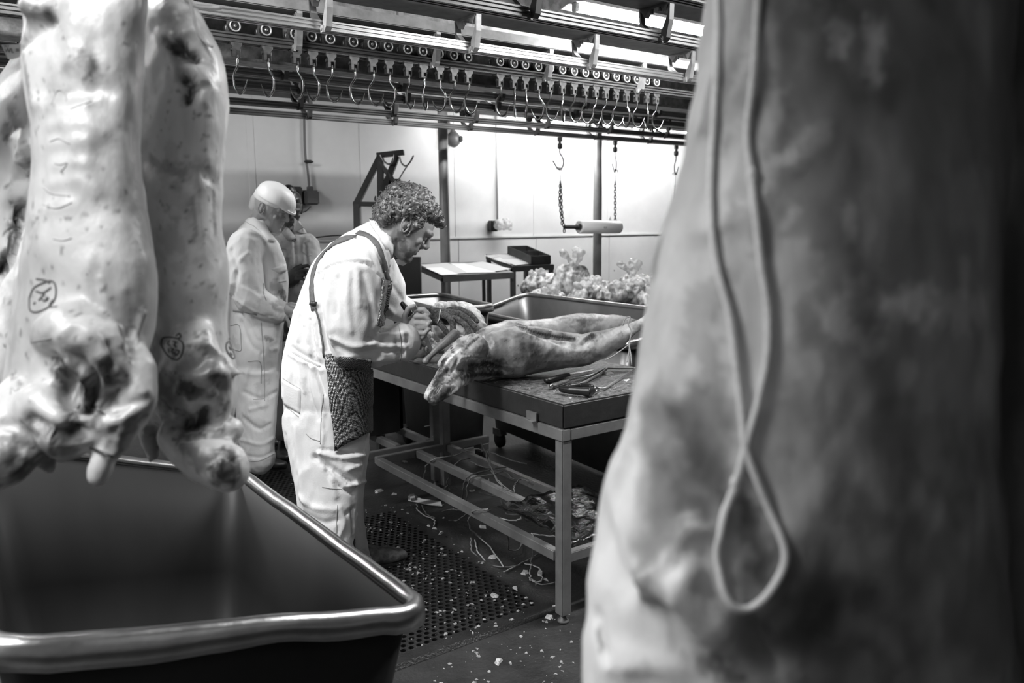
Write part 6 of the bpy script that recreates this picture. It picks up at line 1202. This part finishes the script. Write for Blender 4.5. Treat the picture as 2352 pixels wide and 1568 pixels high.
bm = bmesh.new(); prism(bm, [P(676, 500, d=5.06), P(682, 506, d=5.06), P(698, 523, d=5.04), P(684, 530, d=5.04), P(675, 531, d=5.04)], CF * .006); pig(frombm('collar_point', bm, M_CLOTHG, W3), .9)
for ob in bpy.data.objects:
    if ob.name.startswith('collar') and ob.parent is W3 and not ob.data.color_attributes: pig(ob, .9)
h3f = hframe(P(668, 500, d=5.12), (.30, 0, .35), .235, -CF * .75 + CR * .35, 22); make_head(h3f, M_SKIND, W3, P(668, 545, d=D3), .9)
L, Fv, Sv, Uv, H = h3f; o = fuse('hair', [loft([(L(-.03, 0, .70), Fv * .42 * H, Sv * .345 * H), (L(-.04, 0, .88), Fv * .38 * H, Sv * .31 * H), (L(-.05, 0, .97), Fv * .24 * H, Sv * .2 * H)], 20)], .006, M_BLACK, W3, 2)
o = fuse('gloved_hand', [limb([pt(655, 650, 4.9, .04), pt(668, 640, 4.86, .046), pt(682, 630, 4.84, .042)]), fing([(680, 620), (696, 612), (708, 609), (714, 614)], 4.82, .014, .010), fing([(684, 626), (700, 620), (712, 622)], 4.8, .014, .010), fing([(684, 634), (698, 630), (708, 634)], 4.8, .013, .010), fing([(680, 641), (694, 640), (702, 645)], 4.8, .012, .009), fing([(668, 625), (680, 614), (694, 608)], 4.84, .014, .010)], .0048, M_NGLOVE, W3, 2)
for q in ((650, 690)): pass
for px in (650, 696):
    a_ = P(px, 1003, z=0); a_ = np.array([P(px, 985, d=D3)[0], P(px, 985, d=D3)[1], 0.]); dr = nrm(-CF + CR * .3); shoe('shoe', a_ - dr * .08, a_ + dr * .2, .1, .09, M_NGLOVE, W3)

# ================================================================ DESKS, SCALE FRAME, WRAPPED MEAT
M_DESK = mat('desk_steel', .13, .4, .5, mottle=(8, .09, 5))
def desk(label, c, hu, hv, zf, zback, leg_w, papers, seed):
    """sloping standing desk: c centre front edge, width 2*hu along x, depth hv along y, front height zf, back height zback"""
    t = thing('standing_desk', label, 'desk', (c[0], c[1] + hv / 2, 0)); rr = random.Random(seed)
    a, b, y0, y1 = c[0] - hu, c[0] + hu, c[1], c[1] + hv
    bm = bmesh.new(); top = [(a, y0, zf), (b, y0, zf), (b, y1, zback), (a, y1, zback)]; prism(bm, top, np.array([0, 0, -.006])); frombm('desk_top', bm, M_DESK, t)
    bm = bmesh.new(); prism(bm, [(a, y0 - .002, zf + .002), (b, y0 - .002, zf + .002), (b, y0 - .002, zf - .045), (a, y0 - .002, zf - .045)], np.array([0, .004, 0])); frombm('front_lip', bm, M_DESK, t)
    for xx in (a, b - .004):
        bm = bmesh.new(); prism(bm, [(xx, y0, zf), (xx, y1, zback), (xx, y1, zback - .04), (xx, y0, zf - .045)], np.array([.004, 0, 0])); frombm('side_lip', bm, M_DESK, t)
    for xx in (a, b - leg_w):
        mkbox('leg', (xx, y0 + .004, 0), (xx + leg_w, y0 + .004 + leg_w, zf - .012), M_DESK, t, .002); mkbox('leg', (xx, y1 - leg_w - .004, 0), (xx + leg_w, y1 - .004, zback - .035), M_DESK, t, .002)
    sl = (zback - zf) / hv
    for k, (u, v, du, dv, ro) in enumerate(papers):
        cx, cy = a + u * 2 * hu, y0 + v * hv; q = []
        for (i, j) in ((-1, -1), (1, -1), (1, 1), (-1, 1)):
            x = i * du; y = j * dv; x, y = x * math.cos(ro) - y * math.sin(ro), x * math.sin(ro) + y * math.cos(ro); q.append((cx + x, cy + y, zf + (cy + y - y0) * sl + .003 + .0012 * k))
        o = frombm('paper_sheet', (lambda bm: (prism(bm, q, np.array([0, 0, .0008])), bm)[1])(bmesh.new()), M_PAPER if k % 2 else M_PAPERG)
        tag(o, f'white sheet on the {"taller" if seed == 2 else "narrower"} standing desk, {ORD[sorted(range(len(papers)), key=lambda i: papers[i][0]).index(k)]} from the left', 'paper', 'paper sheets on the standing desks')
    return t
f1 = P(1018, 634, z=1.12); f1b = P(1150, 623, z=1.12); r1 = P(968, 605, y=float(f1[1]) + .42)
desk('narrow standing desk covered with papers, left of the taller one', (float(f1[0] + f1b[0]) / 2, float(f1[1])), float(f1b[0] - f1[0]) / 2, .42, 1.12, float(r1[2]), .022,
     [(.25, .5, .13, .17, .1), (.6, .45, .12, .16, -.15), (.85, .5, .10, .15, .25), (.1, .3, .07, .12, .0)], 1)
f2 = P(1178, 612, z=1.12); f2b = P(1280, 608, z=1.12); r2 = P(1109, 584, y=float(f2[1]) + .42)
desk('taller standing desk with papers and a divided metal tray', (float(f2[0] + f2b[0]) / 2, float(f2[1])), float(f2b[0] - f2[0]) / 2, .42, 1.12, float(r2[2]), .035,
     [(.12, .8, .1, .05, .1), (.2, .45, .12, .1, .3), (.45, .7, .14, .08, -.1), (.4, .25, .16, .07, .15), (.65, .5, .1, .1, .4)], 2)
# divided tray
sl = (float(r2[2]) - 1.12) / .42; tc = np.array([f2b[0] - .13, f2[1] + .02, 1.12])
t = thing('divided_tray', 'dark metal tray with two compartments on the taller desk', 'tray', tuple(tc))
def sp(u, v, h): return np.array([tc[0] + u, tc[1] + v, 1.123 + (v + .02) * sl + h])
T_, h_ = .003, .075
def slab(name, a, b, h0=0.002, h1=h_):
    (u0, v0), (u1, v1) = a, b; bm = bmesh.new(); q = [sp(u0, v0, h0), sp(u1, v0, h0), sp(u1, v1, h0), sp(u0, v1, h0)]; prism(bm, q, np.array([0, 0, h1 - h0])); frombm(name, bm, M_TRAYD, t)
M_TRAYD = mat('tray_steel', .10, .38, .6, mottle=(9, .06, 5))
slab('tray_wall', (-.11, 0), (.11, T_)); slab('tray_wall', (-.11, .36), (.11, .36 + T_)); slab('tray_wall', (-.11, 0), (-.11 + T_, .36)); slab('tray_wall', (.11 - T_, 0), (.11, .36)); slab('tray_divider', (-.11, .17), (.11, .17 + T_)); slab('tray_base', (-.11, 0), (.11, .36), 0, .003)
# hoist frame
D5 = 5.7
t = thing('scale_gallows', 'dark steel gallows frame of a hanging scale behind the curly haired man', 'frame', P(930, 600, d=D5) * np.array([1, 1, 0]))
def fbar(name, a, b, wd, dep=.03):
    A, B = P(*a, d=D5), P(*b, d=D5); ax = (B - A) / 2; side = nrm(np.cross(ax, CF)) * wd / 2; bm = bmesh.new(); obox(bm, (A + B) / 2, ax, side, CF * dep, .002); frombm(name, bm, M_DARK, t)
fbar('post', (820, 468), (823, 640), .046); fbar('strut', (818, 470), (873, 360), .04); fbar('crossbar', (812, 468), (900, 470), .034); fbar('crossbar', (866, 357), (928, 350), .036)
fbar('upright', (874, 360), (875, 470), .044); fbar('brace', (912, 358), (868, 470), .04); fbar('brace', (870, 372), (900, 410), .03); fbar('brace', (900, 410), (915, 440), .03)
A = P(934, 590, d=D5); bm = bmesh.new(); obox(bm, (A[0], A[1], A[2] / 2 - .0), CR * .1, CF * .03, UP * A[2] / 2, .003); frombm('column', bm, M_DARK, t)
A = P(905, 450, d=D5 + .03); bm = bmesh.new(); obox(bm, A - UP * .2, CR * .05, CF * .02, UP * .32, .003); frombm('backplate', bm, M_DARK, t)
def hk(pts, r_=.006): mktube('hook', crv([P(x, y, d=D5 - .05) for x, y in pts], 5), r_, mat('gallows_hook', .3, .3, .9), t)
hk([(873, 355), (882, 370), (893, 377), (903, 370), (906, 352)]); hk([(918, 360), (922, 374), (932, 381), (942, 372), (950, 357)]); hk([(935, 382), (928, 392), (922, 402), (908, 425)], .005)
tag(frombm('small_hook', (lambda bm: (tube(bm, crv([P(863, 450, d=D5 - .05), P(861, 458, d=D5 - .05), P(866, 463, d=D5 - .05), P(872, 461, d=D5 - .05)], 4), [.006] * 12 + [.003], 6), bm)[1])(bmesh.new()), M_BLACK, None, True), 'small black hook on the crossbar of the gallows frame', 'hook')
# cling wrapped joints of meat on a low rack
M_WRAP = mat('cling_wrapped_meat', .66, .18, mottle=(13, .16, 7), bump=(30, .8), contrast=(.36, .6), stretch=(1.6, 1.6, .5))
t = thing('low_rack', 'low steel rack under the wrapped joints of meat', 'rack', (4.7, 4.6, 0))
mkbox('rack_top', (4.25, 3.3, .75), (5.6, 5.5, .78), M_GALVD, t, .003)
for xx in (4.32, 5.54):
    for yy in (3.32, 5.44): mkbox('leg', (xx, yy, 0), (xx + .04, yy + .04, .75), M_GALVD, t)
bags = [((1243, 655), .17, .12, 6.3, 'leftmost wrapped joint behind the taller desk legs'), ((1250, 690), .16, .09, 6.0, 'wrapped joint low behind the legs of the taller desk'), ((1308, 650), .15, .17, 6.1, 'tall twisted clear bag of meat right of the taller desk'), ((1345, 680), .15, .09, 5.9, 'wrapped joint right below the tall twisted bag'),
        ((1372, 668), .12, .09, 6.0, 'wrapped joint just in front of the right steel post'), ((1400, 683), .17, .1, 5.9, 'wrapped joint with fanned wrinkles in the middle of the pile'), ((1447, 680), .16, .12, 6.0, 'glossy wrapped joint right of the fanned one'),
        ((1455, 648), .12, .07, 6.4, 'small wrapped pack under the tied bag top'), ((1490, 668), .16, .12, 6.2, 'wrapped pack at the right, beside the dark carcass'), ((1495, 690), .13, .09, 5.9, 'lowest wrapped pack at the right end of the pile')]
for k, ((px, py), rx, rz, dd, lab) in enumerate(bags):
    c = P(px, py, d=dd - .35); t = thing('wrapped_joint', lab, 'meat', c, 'cling wrapped joints behind the bins')
    o = fuse('wrapped_meat', [ball(c, rx * .8, .12, rz * .8), ball(c + CR * rx * .35 + UP * .02, rx * .5, .1, rz * .6), ball(c - CR * rx * .3 - UP * .02, rx * .55, .12, rz * .6)], .011, M_WRAP, t, 2)
    rough_up(o, 11, .016, 3, k); rough_up(o, 24, .010, 3, k + 9, ridge=True)
    q = c + UP * rz * (.75 if k in (2, 7) else .4) + CR * rx * random.uniform(-.3, .3) - CF * .04; hh = .10 if k in (2, 7) else .05
    o = fuse('film_gather', [limb([(q, .02), (q + UP * hh * .5 + CR * hh * .2, .035, .6), (q + UP * hh + CR * hh * .35, .055, .5)]), limb([(q, .02), (q + UP * hh * .6 - CR * hh * .5, .03, .6), (q + UP * hh * .9 - CR * hh * .8, .035, .5)])], .007, bagm, t, 1)
    rough_up(o, 22, .014, 3, k + 40, ridge=True)

# every mesh whose material reads pigment must carry it
for ob in bpy.data.objects:
    if ob.type == 'MESH' and not ob.data.color_attributes.get('pigment') and any(m and m.node_tree.nodes.get('Attribute') for m in ob.data.materials):
        pig(ob, 1.0)
